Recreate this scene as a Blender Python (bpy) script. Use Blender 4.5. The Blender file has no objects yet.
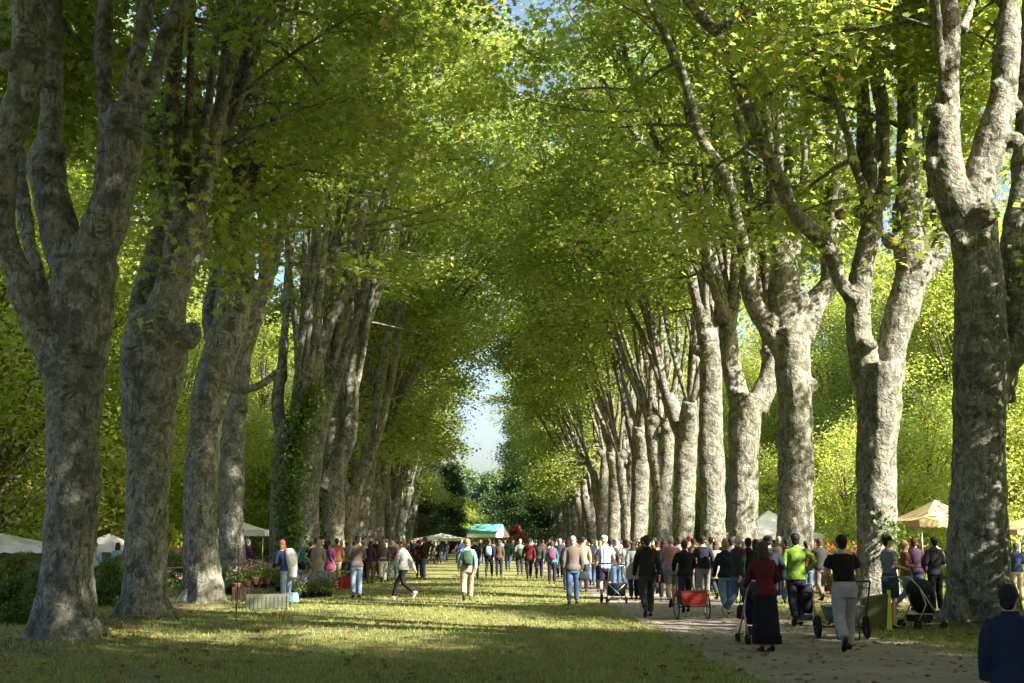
import bpy, bmesh, math, random
import numpy as np
from mathutils import Vector, Matrix, noise
PI = math.pi
R = math.radians
sc = bpy.context.scene
C = bpy.data.collections.new("avenue")
sc.collection.children.link(C)

# ------------------------------------------------------------------ camera
F = 1282.0
CAMH = 1.66
PITCH = math.atan(199.5 / F)
YAW = -math.atan(34 / F)
cam = bpy.data.cameras.new("camera")
cam.lens = F / 1024 * 36
cam.sensor_width = 36
cam.clip_end = 3000
cam.clip_start = 0.1
camo = bpy.data.objects.new("camera", cam)
camo.location = (0, 0, CAMH)
camo.rotation_euler = (PI / 2 + PITCH, 0, YAW)
C.objects.link(camo)
sc.camera = camo
CR = Matrix.Rotation(YAW, 3, 'Z') @ Matrix.Rotation(PI / 2 + PITCH, 3, 'X')


def at(px, py, Y):
    d = CR @ Vector((px - 512, -(py - 341.5), -F))
    t = Y / d.y
    return Vector((d.x * t, Y, CAMH + d.z * t))


def gp(px, py):
    d = CR @ Vector((px - 512, -(py - 341.5), -F))
    t = -CAMH / d.z
    return Vector((d.x * t, d.y * t, 0))


# ------------------------------------------------------------------ world
w = bpy.data.worlds.new("World")
sc.world = w
w.use_nodes = True
nt = w.node_tree
nt.nodes.clear()
SUN_EL = R(33)
SUN_AZ_X, SUN_AZ_Y = 0.82, -0.57         # horizontal direction towards the sun
sky = nt.nodes.new("ShaderNodeTexSky")
sky.sky_type = 'NISHITA'
sky.sun_disc = False
sky.sun_elevation = SUN_EL
sky.sun_rotation = math.atan2(SUN_AZ_X, SUN_AZ_Y)
sky.air_density = 1.0
sky.dust_density = 3.0
bg = nt.nodes.new("ShaderNodeBackground")
bg.inputs[1].default_value = 0.065
out = nt.nodes.new("ShaderNodeOutputWorld")
nt.links.new(sky.outputs[0], bg.inputs[0])
nt.links.new(bg.outputs[0], out.inputs[0])
sl = bpy.data.lights.new("sun", 'SUN')
sl.energy = 5.0
sl.angle = R(0.55)
sl.color = (1.0, 0.93, 0.80)
so = bpy.data.objects.new("sun", sl)
h = math.hypot(SUN_AZ_X, SUN_AZ_Y)
sd = Vector((SUN_AZ_X / h * math.cos(SUN_EL), SUN_AZ_Y / h * math.cos(SUN_EL), math.sin(SUN_EL)))
so.rotation_euler = sd.to_track_quat('Z', 'Y').to_euler()
so.location = (60, -40, 60)
C.objects.link(so)
sc.view_settings.view_transform = 'Standard'
sc.view_settings.look = 'None'
sc.view_settings.exposure = 2.2
sc.view_settings.gamma = 1
sc.render.engine = 'CYCLES'
sc.cycles.max_bounces = 7
sc.cycles.diffuse_bounces = 4
sc.cycles.transmission_bounces = 5
sc.cycles.glossy_bounces = 2
sc.cycles.transparent_max_bounces = 4
sc.cycles.sample_clamp_indirect = 6
sc.cycles.use_denoising = True
sc.cycles.caustics_reflective = False
sc.cycles.caustics_refractive = False


# ------------------------------------------------------------------ materials
def newmat(name):
    m = bpy.data.materials.new(name)
    m.use_nodes = True
    n = m.node_tree.nodes
    b = n["Principled BSDF"]
    return m, m.node_tree, n, b


def mixc(nt, fac, a, b, mode='MIX'):
    m = nt.nodes.new("ShaderNodeMix")
    m.data_type = 'RGBA'
    m.blend_type = mode
    for s, v in ((0, fac), (6, a), (7, b)):
        if isinstance(v, (int, float)):
            m.inputs[s].default_value = v
        elif isinstance(v, tuple):
            m.inputs[s].default_value = (*v, 1) if len(v) == 3 else v
        else:
            nt.links.new(v, m.inputs[s])
    return m.outputs[2]


def ramp(nt, src, stops):
    r = nt.nodes.new("ShaderNodeValToRGB")
    e = r.color_ramp.elements
    while len(e) < len(stops):
        e.new(0.5)
    for i, (p, c) in enumerate(stops):
        e[i].position = p
        e[i].color = (c, c, c, 1) if isinstance(c, (int, float)) else (*c, 1)
    nt.links.new(src, r.inputs[0])
    return r.outputs[0]


def tex(nt, kind, vec, scale, detail=4, rough=0.55, dist=0.0):
    if kind == 'noise':
        t = nt.nodes.new("ShaderNodeTexNoise")
        t.inputs["Scale"].default_value = scale
        t.inputs["Detail"].default_value = detail
        t.inputs["Roughness"].default_value = rough
        t.inputs["Distortion"].default_value = dist
    else:
        t = nt.nodes.new("ShaderNodeTexVoronoi")
        t.inputs["Scale"].default_value = scale
    nt.links.new(vec, t.inputs["Vector"])
    return t


def coords(nt, scale=(1, 1, 1), kind="Object"):
    tc = nt.nodes.new("ShaderNodeTexCoord")
    mp = nt.nodes.new("ShaderNodeMapping")
    mp.inputs["Scale"].default_value = scale
    nt.links.new(tc.outputs[kind], mp.inputs[0])
    return mp.outputs[0]


def bump(nt, b, h, strength, dist):
    n = nt.nodes.new("ShaderNodeBump")
    n.inputs["Strength"].default_value = strength
    n.inputs["Distance"].default_value = dist
    nt.links.new(h, n.inputs["Height"])
    nt.links.new(n.outputs[0], b.inputs["Normal"])


def bark_material(name, light, mid, dark, moss=(0.10, 0.11, 0.05)):
    m, t, n, b = newmat(name)
    v = coords(t)
    vh = coords(t, (1, 1, 1.7))
    vv = coords(t, (3.0, 3.0, 0.8))
    patch = tex(t, 'noise', v, 2.3, 4, 0.6, 0.9)
    p1 = ramp(t, patch.outputs[0], [(0.42, 0), (0.52, 1)])
    col = mixc(t, p1, mid, light)
    fl = tex(t, 'noise', vv, 3.3, 6, 0.7, 0.8)
    col = mixc(t, ramp(t, fl.outputs[0], [(0.50, 0), (0.60, 1)]), col, tuple(0.55 * a + 0.45 * c for a, c in zip(mid, dark)))
    pl = tex(t, 'noise', v, 5.5, 3, 0.55, 0.8)
    col = mixc(t, ramp(t, pl.outputs[0], [(0.53, 0), (0.57, .8)]), col, tuple(0.62 * a + 0.38 * c for a, c in zip(mid, light)))
    col = mixc(t, ramp(t, pl.outputs[0], [(0.36, .75), (0.40, 0)]), col, (mid[0] * .75, mid[1] * .8, mid[2] * .6))
    cr = tex(t, 'noise', vh, 1.7, 6, 0.62, 1.5)
    col = mixc(t, ramp(t, cr.outputs[0], [(0.32, .9), (0.42, 0)]), col, dark)
    fv = tex(t, 'noise', v, 11, 3, 0.55, .5)
    col = mixc(t, ramp(t, fv.outputs[0], [(0.42, 0.35), (0.62, 0)]), col, dark)
    ms = tex(t, 'noise', v, 0.55, 5, 0.65)
    col = mixc(t, ramp(t, ms.outputs[0], [(0.50, 0), (0.72, 0.55)]), col, moss)
    t.links.new(col, b.inputs["Base Color"])
    b.inputs["Roughness"].default_value = 0.85
    b.inputs["Specular IOR Level"].default_value = 0.25
    hh = t.nodes.new("ShaderNodeMath")
    hh.operation = 'MULTIPLY_ADD'
    t.links.new(cr.outputs[0], hh.inputs[0])
    hh.inputs[1].default_value = 1.6
    t.links.new(fv.outputs[0], hh.inputs[2])
    bump(t, b, hh.outputs[0], 0.8, 0.07)
    return m


BARK = bark_material("plane_bark", (0.31, 0.30, 0.245), (0.118, 0.120, 0.092), (0.028, 0.028, 0.024))
BARK_DARK = bark_material("rough_bark", (0.20, 0.17, 0.13), (0.13, 0.11, 0.08), (0.05, 0.04, 0.03))


def leaf_material(name, c0, c1, c2, trans=0.5, tr=(1.5, 1.7, 0.7)):
    """per-leaf tone attribute picks between three leaf colours; thin leaves let light through"""
    m, t, n, b = newmat(name)
    a = t.nodes.new("ShaderNodeAttribute")
    a.attribute_name = "tone"
    col = ramp(t, a.outputs["Fac"], [(0.0, c0), (0.55, c1), (0.90, c1), (0.97, c2)])
    t.links.new(col, b.inputs["Base Color"])
    b.inputs["Roughness"].default_value = 0.5
    b.inputs["Specular IOR Level"].default_value = 0.35
    tb = t.nodes.new("ShaderNodeBsdfTranslucent")
    tc = mixc(t, 1.0, col, tr, 'MULTIPLY')
    t.links.new(tc, tb.inputs[0])
    ms = t.nodes.new("ShaderNodeMixShader")
    ms.inputs[0].default_value = trans
    t.links.new(b.outputs[0], ms.inputs[1])
    t.links.new(tb.outputs[0], ms.inputs[2])
    t.links.new(ms.outputs[0], n["Material Output"].inputs[0])
    return m


LEAF = leaf_material("plane_leaves", (0.15, 0.20, 0.058), (0.275, 0.32, 0.105), (0.38, 0.27, 0.10), 0.6, (1.75, 1.85, 1.0))
LEAF_BRIGHT = leaf_material("lime_leaves", (0.19, 0.25, 0.07), (0.36, 0.39, 0.13), (0.46, 0.36, 0.10), 0.6, (1.75, 1.85, 1.0))
LEAF_DEEP = leaf_material("deep_leaves", (0.10, 0.15, 0.025), (0.17, 0.21, 0.035), (0.28, 0.22, 0.05), 0.5)
LEAF_EVER = leaf_material("evergreen_leaves", (0.035, 0.065, 0.024), (0.065, 0.11, 0.035), (0.08, 0.10, 0.03), 0.2)
LEAF_IVY = leaf_material("ivy_leaves", (0.06, 0.10, 0.03), (0.13, 0.19, 0.05), (0.28, 0.32, 0.09), 0.4)
LEAF_RED = leaf_material("red_leaves", (0.34, 0.10, 0.08), (0.42, 0.16, 0.12), (0.40, 0.15, 0.05), 0.4, (1.3, 0.8, 0.8))
LEAF_YEL = leaf_material("yellow_leaves", (0.30, 0.35, 0.06), (0.40, 0.42, 0.07), (0.55, 0.5, 0.1), 0.5, (1.2, 1.2, 0.7))
LEAF_BLUE = leaf_material("blue_green_leaves", (0.07, 0.12, 0.06), (0.11, 0.17, 0.08), (0.12, 0.16, 0.12), 0.3)
LAVENDER = leaf_material("lavender_flowers", (0.30, 0.24, 0.42), (0.40, 0.33, 0.52), (0.5, 0.45, 0.6), 0.3, (1, 1, 1))
BLOOM_RED = leaf_material("red_flowers", (0.50, 0.06, 0.04), (0.65, 0.15, 0.05), (0.8, 0.4, 0.1), 0.3, (1, 1, 1))
BLOOM_PINK = leaf_material("pink_flowers", (0.6, 0.28, 0.32), (0.7, 0.45, 0.42), (0.8, 0.7, 0.6), 0.3, (1, 1, 1))
GRASSM = leaf_material("grass_blades", (0.15, 0.19, 0.055), (0.25, 0.265, 0.085), (0.38, 0.33, 0.15), 0.4)
DEADLEAF = leaf_material("fallen_leaves", (0.16, 0.09, 0.04), (0.28, 0.17, 0.07), (0.36, 0.28, 0.08), 0.2, (1, 1, 1))

_cm = {}


def cmat(name, col, rough=0.8, metal=0.0, wr=0.35, scale=9):
    """plain coloured surface with slight tone variation and creases"""
    key = (name, tuple(col), rough, metal)
    if key in _cm:
        return _cm[key]
    m, t, n, b = newmat(name)
    v = coords(t)
    ns = tex(t, 'noise', v, scale, 4, 0.6, 0.5)
    c = mixc(t, ramp(t, ns.outputs[0], [(0.3, 0), (0.7, 1)]), tuple(x * 0.8 for x in col), tuple(min(1, x * 1.12) for x in col))
    t.links.new(c, b.inputs["Base Color"])
    b.inputs["Roughness"].default_value = rough
    b.inputs["Metallic"].default_value = metal
    b.inputs["Specular IOR Level"].default_value = 0.3
    if wr:
        bump(t, b, ns.outputs[0], wr, 0.03)
    _cm[key] = m
    return m


def cloth(col):
    return cmat("cloth", col, 0.9, 0, 0.9, 7)


def plaid_mat():
    m, t, n, b = newmat("plaid_cloth")
    v = coords(t)
    col = None
    s = t.nodes.new("ShaderNodeSeparateXYZ")
    t.links.new(v, s.inputs[0])
    acc = []
    for i in (0, 2):
        mm = t.nodes.new("ShaderNodeMath")
        mm.operation = 'MULTIPLY'
        mm.inputs[1].default_value = 11.0
        t.links.new(s.outputs[i], mm.inputs[0])
        fr = t.nodes.new("ShaderNodeMath")
        fr.operation = 'FRACT'
        t.links.new(mm.outputs[0], fr.inputs[0])
        gt = t.nodes.new("ShaderNodeMath")
        gt.operation = 'GREATER_THAN'
        gt.inputs[1].default_value = 0.55
        t.links.new(fr.outputs[0], gt.inputs[0])
        acc.append(gt.outputs[0])
    c1 = mixc(t, acc[0], (0.55, 0.58, 0.66), (0.12, 0.15, 0.28))
    c2 = mixc(t, acc[1], c1, (0.12, 0.14, 0.26))
    c3 = mixc(t, 0.45, c1, c2)
    t.links.new(c3, b.inputs["Base Color"])
    b.inputs["Roughness"].default_value = 0.9
    return m


# ------------------------------------------------------------------ mesh helpers
class MB:
    """collects vertices and faces of several shapes that become ONE mesh"""

    def __init__(s):
        s.v = []
        s.f = []

    def add(s, v, f):
        o = len(s.v)
        s.v += [tuple(p) for p in v]
        s.f += [tuple(i + o for i in q) for q in f]
        return s

    def tube(s, pts, rad, n=8, cap=True, flare=None):
        P = [Vector(p) for p in pts]
        if isinstance(rad, (int, float)):
            rad = [rad] * len(P)
        V = []
        t0 = (P[1] - P[0]).normalized()
        a = Vector((1, 0, 0)) if abs(t0.x) < 0.8 else Vector((0, 1, 0))
        u = (a - t0 * a.dot(t0)).normalized()
        for i, p in enumerate(P):
            if i == 0:
                t = P[1] - P[0]
            elif i == len(P) - 1:
                t = P[-1] - P[-2]
            else:
                t = P[i + 1] - P[i - 1]
            t.normalize()
            u = u - t * u.dot(t)
            if u.length < 1e-5:
                u = t.orthogonal()
            u.normalize()
            vv = t.cross(u)
            for k in range(n):
                th = 2 * PI * k / n
                rr = rad[i]
                if flare:
                    rr *= flare(i, th)
                V.append(p + (u * math.cos(th) + vv * math.sin(th)) * rr)
        Fc = []
        for i in range(len(P) - 1):
            for k in range(n):
                k2 = (k + 1) % n
                Fc.append((i * n + k, i * n + k2, (i + 1) * n + k2, (i + 1) * n + k))
        if cap:
            Fc.append(tuple(range(n - 1, -1, -1)))
            Fc.append(tuple((len(P) - 1) * n + k for k in range(n)))
        return s.add(V, Fc)

    def rings(s, rs, n=14):
        """closed loft of ellipses: each ring (centre, rx, ry, tilt about X)"""
        V = []
        for r in rs:
            c, rx, ry = Vector(r[0]), r[1], r[2]
            til = r[3] if len(r) > 3 else 0
            for k in range(n):
                th = 2 * PI * k / n
                x = rx * math.cos(th)
                y = ry * math.sin(th)
                V.append(c + Vector((x, y * math.cos(til), y * math.sin(til))))
        Fc = []
        for i in range(len(rs) - 1):
            for k in range(n):
                k2 = (k + 1) % n
                Fc.append((i * n + k, i * n + k2, (i + 1) * n + k2, (i + 1) * n + k))
        Fc.append(tuple(range(n - 1, -1, -1)))
        Fc.append(tuple((len(rs) - 1) * n + k for k in range(n)))
        return s.add(V, Fc)

    def ell(s, c, rad, nu=14, nv=9, rot=None, jit=0.0, seed=0):
        c = Vector(c)
        V = []
        rnd = random.Random(seed)
        for j in range(1, nv):
            ph = PI * j / nv
            for k in range(nu):
                th = 2 * PI * k / nu
                d = Vector((math.sin(ph) * math.cos(th), math.sin(ph) * math.sin(th), math.cos(ph)))
                q = Vector((d.x * rad[0], d.y * rad[1], d.z * rad[2])) * (1 + jit * rnd.uniform(-1, 1))
                if rot:
                    q = rot @ q
                V.append(c + q)
        top = Vector((0, 0, rad[2]))
        bot = Vector((0, 0, -rad[2]))
        if rot:
            top = rot @ top
            bot = rot @ bot
        V += [c + top, c + bot]
        Fc = []
        for j in range(nv - 2):
            for k in range(nu):
                k2 = (k + 1) % nu
                Fc.append((j * nu + k, (j + 1) * nu + k, (j + 1) * nu + k2, j * nu + k2))
        T = len(V) - 2
        for k in range(nu):
            k2 = (k + 1) % nu
            Fc.append((T, k, k2))
            Fc.append((T + 1, (nv - 2) * nu + k2, (nv - 2) * nu + k))
        return s.add(V, Fc)

    def box(s, lo, hi, M=None):
        x0, y0, z0 = lo
        x1, y1, z1 = hi
        V = [Vector(p) for p in ((x0, y0, z0), (x1, y0, z0), (x1, y1, z0), (x0, y1, z0), (x0, y0, z1), (x1, y0, z1), (x1, y1, z1), (x0, y1, z1))]
        if M is not None:
            V = [M @ p for p in V]
        return s.add(V, [(3, 2, 1, 0), (4, 5, 6, 7), (0, 1, 5, 4), (1, 2, 6, 5), (2, 3, 7, 6), (3, 0, 4, 7)])

    def torus(s, c, R_, r, n=24, m=8, axis='X'):
        c = Vector(c)
        V = []
        for i in range(n):
            a = 2 * PI * i / n
            for j in range(m):
                b = 2 * PI * j / m
                q = R_ + r * math.cos(b)
                p = (r * math.sin(b), q * math.cos(a), q * math.sin(a))
                if axis == 'Y':
                    p = (p[1], p[0], p[2])
                V.append(c + Vector(p))
        Fc = []
        for i in range(n):
            for j in range(m):
                Fc.append((i * m + j, i * m + (j + 1) % m, ((i + 1) % n) * m + (j + 1) % m, ((i + 1) % n) * m + j))
        return s.add(V, Fc)

    def mesh(s, name, smooth=True):
        me = bpy.data.meshes.new(name)
        me.from_pydata(s.v, [], s.f)
        if smooth:
            me.polygons.foreach_set("use_smooth", [True] * len(me.polygons))
        me.update()
        return me


def link(name, me, mat=None, parent=None, loc=None):
    o = bpy.data.objects.new(name, me)
    C.objects.link(o)
    if mat is not None and me is not None:
        if not me.materials:
            me.materials.append(mat)
            if me.users > 1:
                pass
        if me.materials[0] != mat:
            o.material_slots[0].link = 'OBJECT'
            o.material_slots[0].material = mat
    if parent:
        o.parent = parent
    if loc is not None:
        o.location = loc
    return o


def tag(o, label=None, cat=None, group=None, kind=None):
    if label:
        o["label"] = label
    if cat:
        o["category"] = cat
    if group:
        o["group"] = group
    if kind:
        o["kind"] = kind
    return o


def empty(name, loc=(0, 0, 0), rz=0, label=None, cat=None, group=None):
    o = bpy.data.objects.new(name, None)
    o.empty_display_size = 0.3
    C.objects.link(o)
    o.location = loc
    o.rotation_euler = (0, 0, rz)
    tag(o, label, cat, group)
    return o


def copy_tree(o, loc, rz, label, sc_=1.0, group=None, mats=None):
    c = o.copy()
    C.objects.link(c)
    c.location = loc
    c.rotation_euler = (0, 0, rz)
    c.scale = (sc_, sc_, sc_) if isinstance(sc_, (int, float)) else sc_
    tag(c, label, None, group)
    for ch in list(o.children):
        k = ch.copy()
        C.objects.link(k)
        k.parent = c
        if mats and ch.name.split('.')[0] in mats:
            k.material_slots[0].link = 'OBJECT'
            k.material_slots[0].material = mats[ch.name.split('.')[0]]
        for g in ch.children:
            q = g.copy()
            C.objects.link(q)
            q.parent = k
    return c


_tmpn = 0


def remesh(mb, voxel, smooth_it=0):
    me = mb.mesh("tmp")
    o = bpy.data.objects.new("tmp", me)
    sc.collection.objects.link(o)
    md = o.modifiers.new("r", 'REMESH')
    md.mode = 'VOXEL'
    md.voxel_size = voxel
    md.use_smooth_shade = True
    if smooth_it:
        sm = o.modifiers.new("s", 'SMOOTH')
        sm.iterations = smooth_it
        sm.factor = 0.5
    dg = bpy.context.evaluated_depsgraph_get()
    ev = o.evaluated_get(dg)
    res = bpy.data.meshes.new_from_object(ev)
    bpy.data.objects.remove(o)
    bpy.data.meshes.remove(me)
    res.name = "shape"
    return res


def join_mesh(me, mb):
    """append the shapes of mb to mesh me, giving one mesh"""
    n = len(me.vertices)
    co = np.empty(n * 3)
    me.vertices.foreach_get("co", co)
    V = np.vstack([co.reshape(-1, 3), np.array(mb.v).reshape(-1, 3)]) if mb.v else co.reshape(-1, 3)
    fs = [tuple(p.vertices) for p in me.polygons] + [tuple(i + n for i in f) for f in mb.f]
    r = bpy.data.meshes.new("shape")
    r.from_pydata(V.tolist(), [], fs)
    r.polygons.foreach_set("use_smooth", [True] * len(r.polygons))
    r.update()
    bpy.data.meshes.remove(me)
    return r


LEAF8 = np.array([(0, -.42), (.42, -.34), (.22, -.10), (.58, .16), (.20, .16), (0, .68), (-.20, .16), (-.58, .16), (-.22, -.10), (-.42, -.34)])
LEAF4 = np.array([(0, -.5), (.40, 0.15), (0, .55), (-.28, 0.0)])


def leaves_mesh(name, cen, per, spread, size, seed, shape='far', flat=0.55, upn=1.0, tonebias=0.0):
    """many small leaf faces scattered round spray centres"""
    rs = np.random.RandomState(seed)
    cen = np.asarray(cen, float).reshape(-1, 3)
    N = len(cen) * per
    base = np.repeat(cen, per, axis=0)
    off = rs.normal(0, 1, (N, 3)) * np.array([spread, spread, spread * flat])
    off[:, 2] -= 0.25 * spread * (np.hypot(off[:, 0], off[:, 1]) / spread) ** 1.2
    c = base + off
    nrm = rs.normal(0, 0.62, (N, 3))
    nrm[:, 2] += upn
    nrm /= np.linalg.norm(nrm, axis=1)[:, None]
    a = rs.normal(0, 1, (N, 3))
    u = a - nrm * (a * nrm).sum(1)[:, None]
    u /= np.linalg.norm(u, axis=1)[:, None]
    v = np.cross(nrm, u)
    s = size * rs.uniform(0.65, 1.3, N)
    L = LEAF8 if shape == 'near' else LEAF4
    k = len(L)
    V = c[:, None, :] + s[:, None, None] * (L[None, :, 0:1] * u[:, None, :] + L[None, :, 1:2] * v[:, None, :])
    # tips droop a little so the leaves are not perfectly flat
    V[:, :, 2] -= (s[:, None] * 0.25) * (L[None, :, 1] ** 2 + L[None, :, 0] ** 2)
    me = bpy.data.meshes.new(name)
    me.vertices.add(N * k)
    me.vertices.foreach_set("co", V.reshape(-1))
    me.loops.add(N * k)
    me.loops.foreach_set("vertex_index", np.arange(N * k))
    me.polygons.add(N)
    me.polygons.foreach_set("loop_start", np.arange(0, N * k, k))
    me.polygons.foreach_set("loop_total", np.full(N, k))
    spt = np.repeat(rs.normal(0, 0.18, len(cen)), per)
    tone = np.clip(rs.normal(0.42, 0.22, N) + spt + tonebias, 0, 0.93)
    tone = np.where(rs.uniform(0, 1, N) < 0.035, 1.0, tone)
    at_ = me.attributes.new("tone", 'FLOAT', 'FACE')
    at_.data.foreach_set("value", tone.astype(np.float32))
    me.update()
    me.validate()
    return me


def smooth_path(pts, sub=4):
    """Catmull-Rom through (x,y,z,r) points"""
    P = [np.array(p, float) for p in pts]
    if len(P) < 3:
        P = [P[0], (P[0] + P[-1]) / 2, P[-1]]
    Q = [2 * P[0] - P[1]] + P + [2 * P[-1] - P[-2]]
    o = []
    for i in range(1, len(Q) - 2):
        for j in range(sub):
            t = j / sub
            a, b, c, d = Q[i - 1], Q[i], Q[i + 1], Q[i + 2]
            o.append(0.5 * ((2 * b) + (-a + c) * t + (2 * a - 5 * b + 4 * c - d) * t * t + (-a + 3 * b - 3 * c + d) * t ** 3))
    o.append(P[-1])
    for q in o:
        q[3] = max(q[3], 0.01)
    return o


# ------------------------------------------------------------------ trees
def gnarl(me, amp, seed):
    n = len(me.vertices)
    co = np.empty(n * 3)
    no = np.empty(n * 3)
    me.vertices.foreach_get("co", co)
    me.vertices.foreach_get("normal", no)
    co = co.reshape(-1, 3)
    no = no.reshape(-1, 3)
    d = np.empty(n)
    o = seed * 7.3
    for i in range(n):
        x, y, z = co[i]
        d[i] = noise.noise((x * 1.1 + o, y * 1.1, z * 1.0)) * 1.0 + noise.noise((x * 3.1 + o, y * 3.1, z * 2.6)) * 0.55 + noise.noise((x * 7.5 + o, y * 7.5, z * 9)) * 0.22
    co += no * (d * amp)[:, None]
    me.vertices.foreach_set("co", co.reshape(-1))
    me.update()


class Tree:
    def __init__(s, seed, bias):
        s.rnd = random.Random(seed)
        s.seed = seed
        s.thick = MB()
        s.thin = MB()
        s.sprays = []
        s.bias = bias           # +1: avenue lies towards +X, -1 towards -X
        s.low_outer = 11.0

    def limb(s, pts, n=12, flare=False, sub=4):
        q = smooth_path(pts, sub)
        fl = None
        if flare:
            ph = s.rnd.uniform(0, 6)
            z0 = q[0][2]

            def fl(i, th):
                hgt = q[i][2]
                k = max(0, 1 - hgt / 1.2) ** 1.6
                return 1 + k * 0.22 * math.cos(5 * th + ph) + 0.1 * k * math.cos(3 * th - ph) + 0.045 * math.cos(2 * th + ph + hgt * .6) + 0.03 * math.cos(4 * th - ph)
        s.thick.tube([p[:3] for p in q], [p[3] for p in q], 20 if flare else n, True, fl)
        return q

    def burl(s, c, r):
        s.thick.ell(c, (r * s.rnd.uniform(.8, 1.2), r * s.rnd.uniform(.8, 1.2), r * s.rnd.uniform(.7, 1.1)), 8, 6, None, .12, s.rnd.randint(0, 999))

    def spread(s, q, i):
        """side branch off node i of path q, with twigs and leaf sprays"""
        rnd = s.rnd
        p = Vector(q[i][:3])
        r = q[i][3]
        base_az = rnd.uniform(0, 2 * PI)
        d = Vector((math.cos(base_az), math.sin(base_az) * 0.9, 0))
        d += Vector((s.bias * rnd.uniform(0.0, 0.75), 0, 0))
        d.normalize()
        el = rnd.uniform(-0.05, 0.75)
        if s.keep_clear and p.z < s.keep_clear and d.y < 0.1:
            d.y = abs(d.y) + 0.2
            d.normalize()
        d = (d * math.cos(el) + Vector((0, 0, math.sin(el)))).normalized()
        outer = d.x * s.bias < -0.15
        zmin = s.low_outer if outer else s.low_inner
        L = rnd.uniform(2.6, 5.4)
        pts = [p]
        m = 6
        for k in range(m):
            d = (d + Vector((rnd.uniform(-.22, .22), rnd.uniform(-.22, .22), rnd.uniform(-.20, .12)))).normalized()
            pts.append(pts[-1] + d * L / m)
        r0 = min(0.075, r * 0.6)
        s.thin.tube(pts, [r0 * (1 - 0.82 * k / m) for k in range(m + 1)], 5)
        for j in range(4):
            k = rnd.randint(2, m)
            b = pts[k]
            dd = (d + Vector((rnd.uniform(-1, 1), rnd.uniform(-1, 1), rnd.uniform(-.7, .5)))).normalized()
            l2 = rnd.uniform(.9, 2.0)
            a1 = b + dd * l2 * .5 + Vector((0, 0, .05))
            a2 = b + dd * l2 + Vector((0, 0, -.18))
            if a2.z > zmin - 1.0:
                s.thin.tube([b, a1, a2], [0.02, 0.014, 0.006], 3)
            for e in (a1, a2, (a1 + a2) / 2):
                if e.z > zmin:
                    s.sprays.append(tuple(e))
        if pts[-1].z > zmin:
            s.sprays.append(tuple(pts[-1]))

    low_inner = 8.0
    keep_clear = 0

    def clothe(s, q, z0, step):
        """side branches along a shoot above height z0"""
        acc = 0
        nxt = s.rnd.uniform(0, step)
        for i in range(1, len(q)):
            acc += float(np.linalg.norm(q[i][:3] - q[i - 1][:3]))
            while acc > nxt:
                if q[i][2] > z0:
                    s.spread(q, i)
                nxt += step * s.rnd.uniform(.6, 1.4)

    def extend(s, p3, dirv, r, top, lean):
        """carry a traced shoot on above the frame"""
        rnd = s.rnd
        d = Vector(dirv).normalized()
        P = [np.array([*p3, r])]
        c = Vector(p3)
        n = max(2, int((top - c.z) / 2.2))
        for k in range(n):
            d = (d * 1.0 + Vector((lean + rnd.uniform(-.12, .12), rnd.uniform(-.16, .16), 0.35))).normalized()
            c = c + d * 2.2
            rr = r * (1 - 0.8 * (k + 1) / n) + 0.02
            P.append(np.array([*c, rr]))
        q = smooth_path(P, 3)
        s.thin.tube([p[:3] for p in q], [p[3] for p in q], 7)
        return q

    def finish(s, name, label, voxel, amp, per, size, shape, leafmat, group, root_loc=None, spread=.5):
        me = remesh(s.thick, voxel)
        gnarl(me, amp, s.seed)
        me = join_mesh(me, s.thin)
        off = Vector(root_loc) if root_loc is not None else Vector((0, 0, 0))
        root = empty(name, off, 0, label, "tree", group)
        if root_loc is not None:
            me.transform(Matrix.Translation(-off))
        link("trunk", me, BARK, root)
        sp = np.array(s.sprays) - np.array(off)
        lm = leaves_mesh("crown", sp, per, spread, size, s.seed, shape)
        link("crown", lm, leafmat, root)
        return root


TREEGRP_L = "plane trees in the left row of the avenue"
TREEGRP_R = "plane trees in the right row of the avenue"


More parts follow.
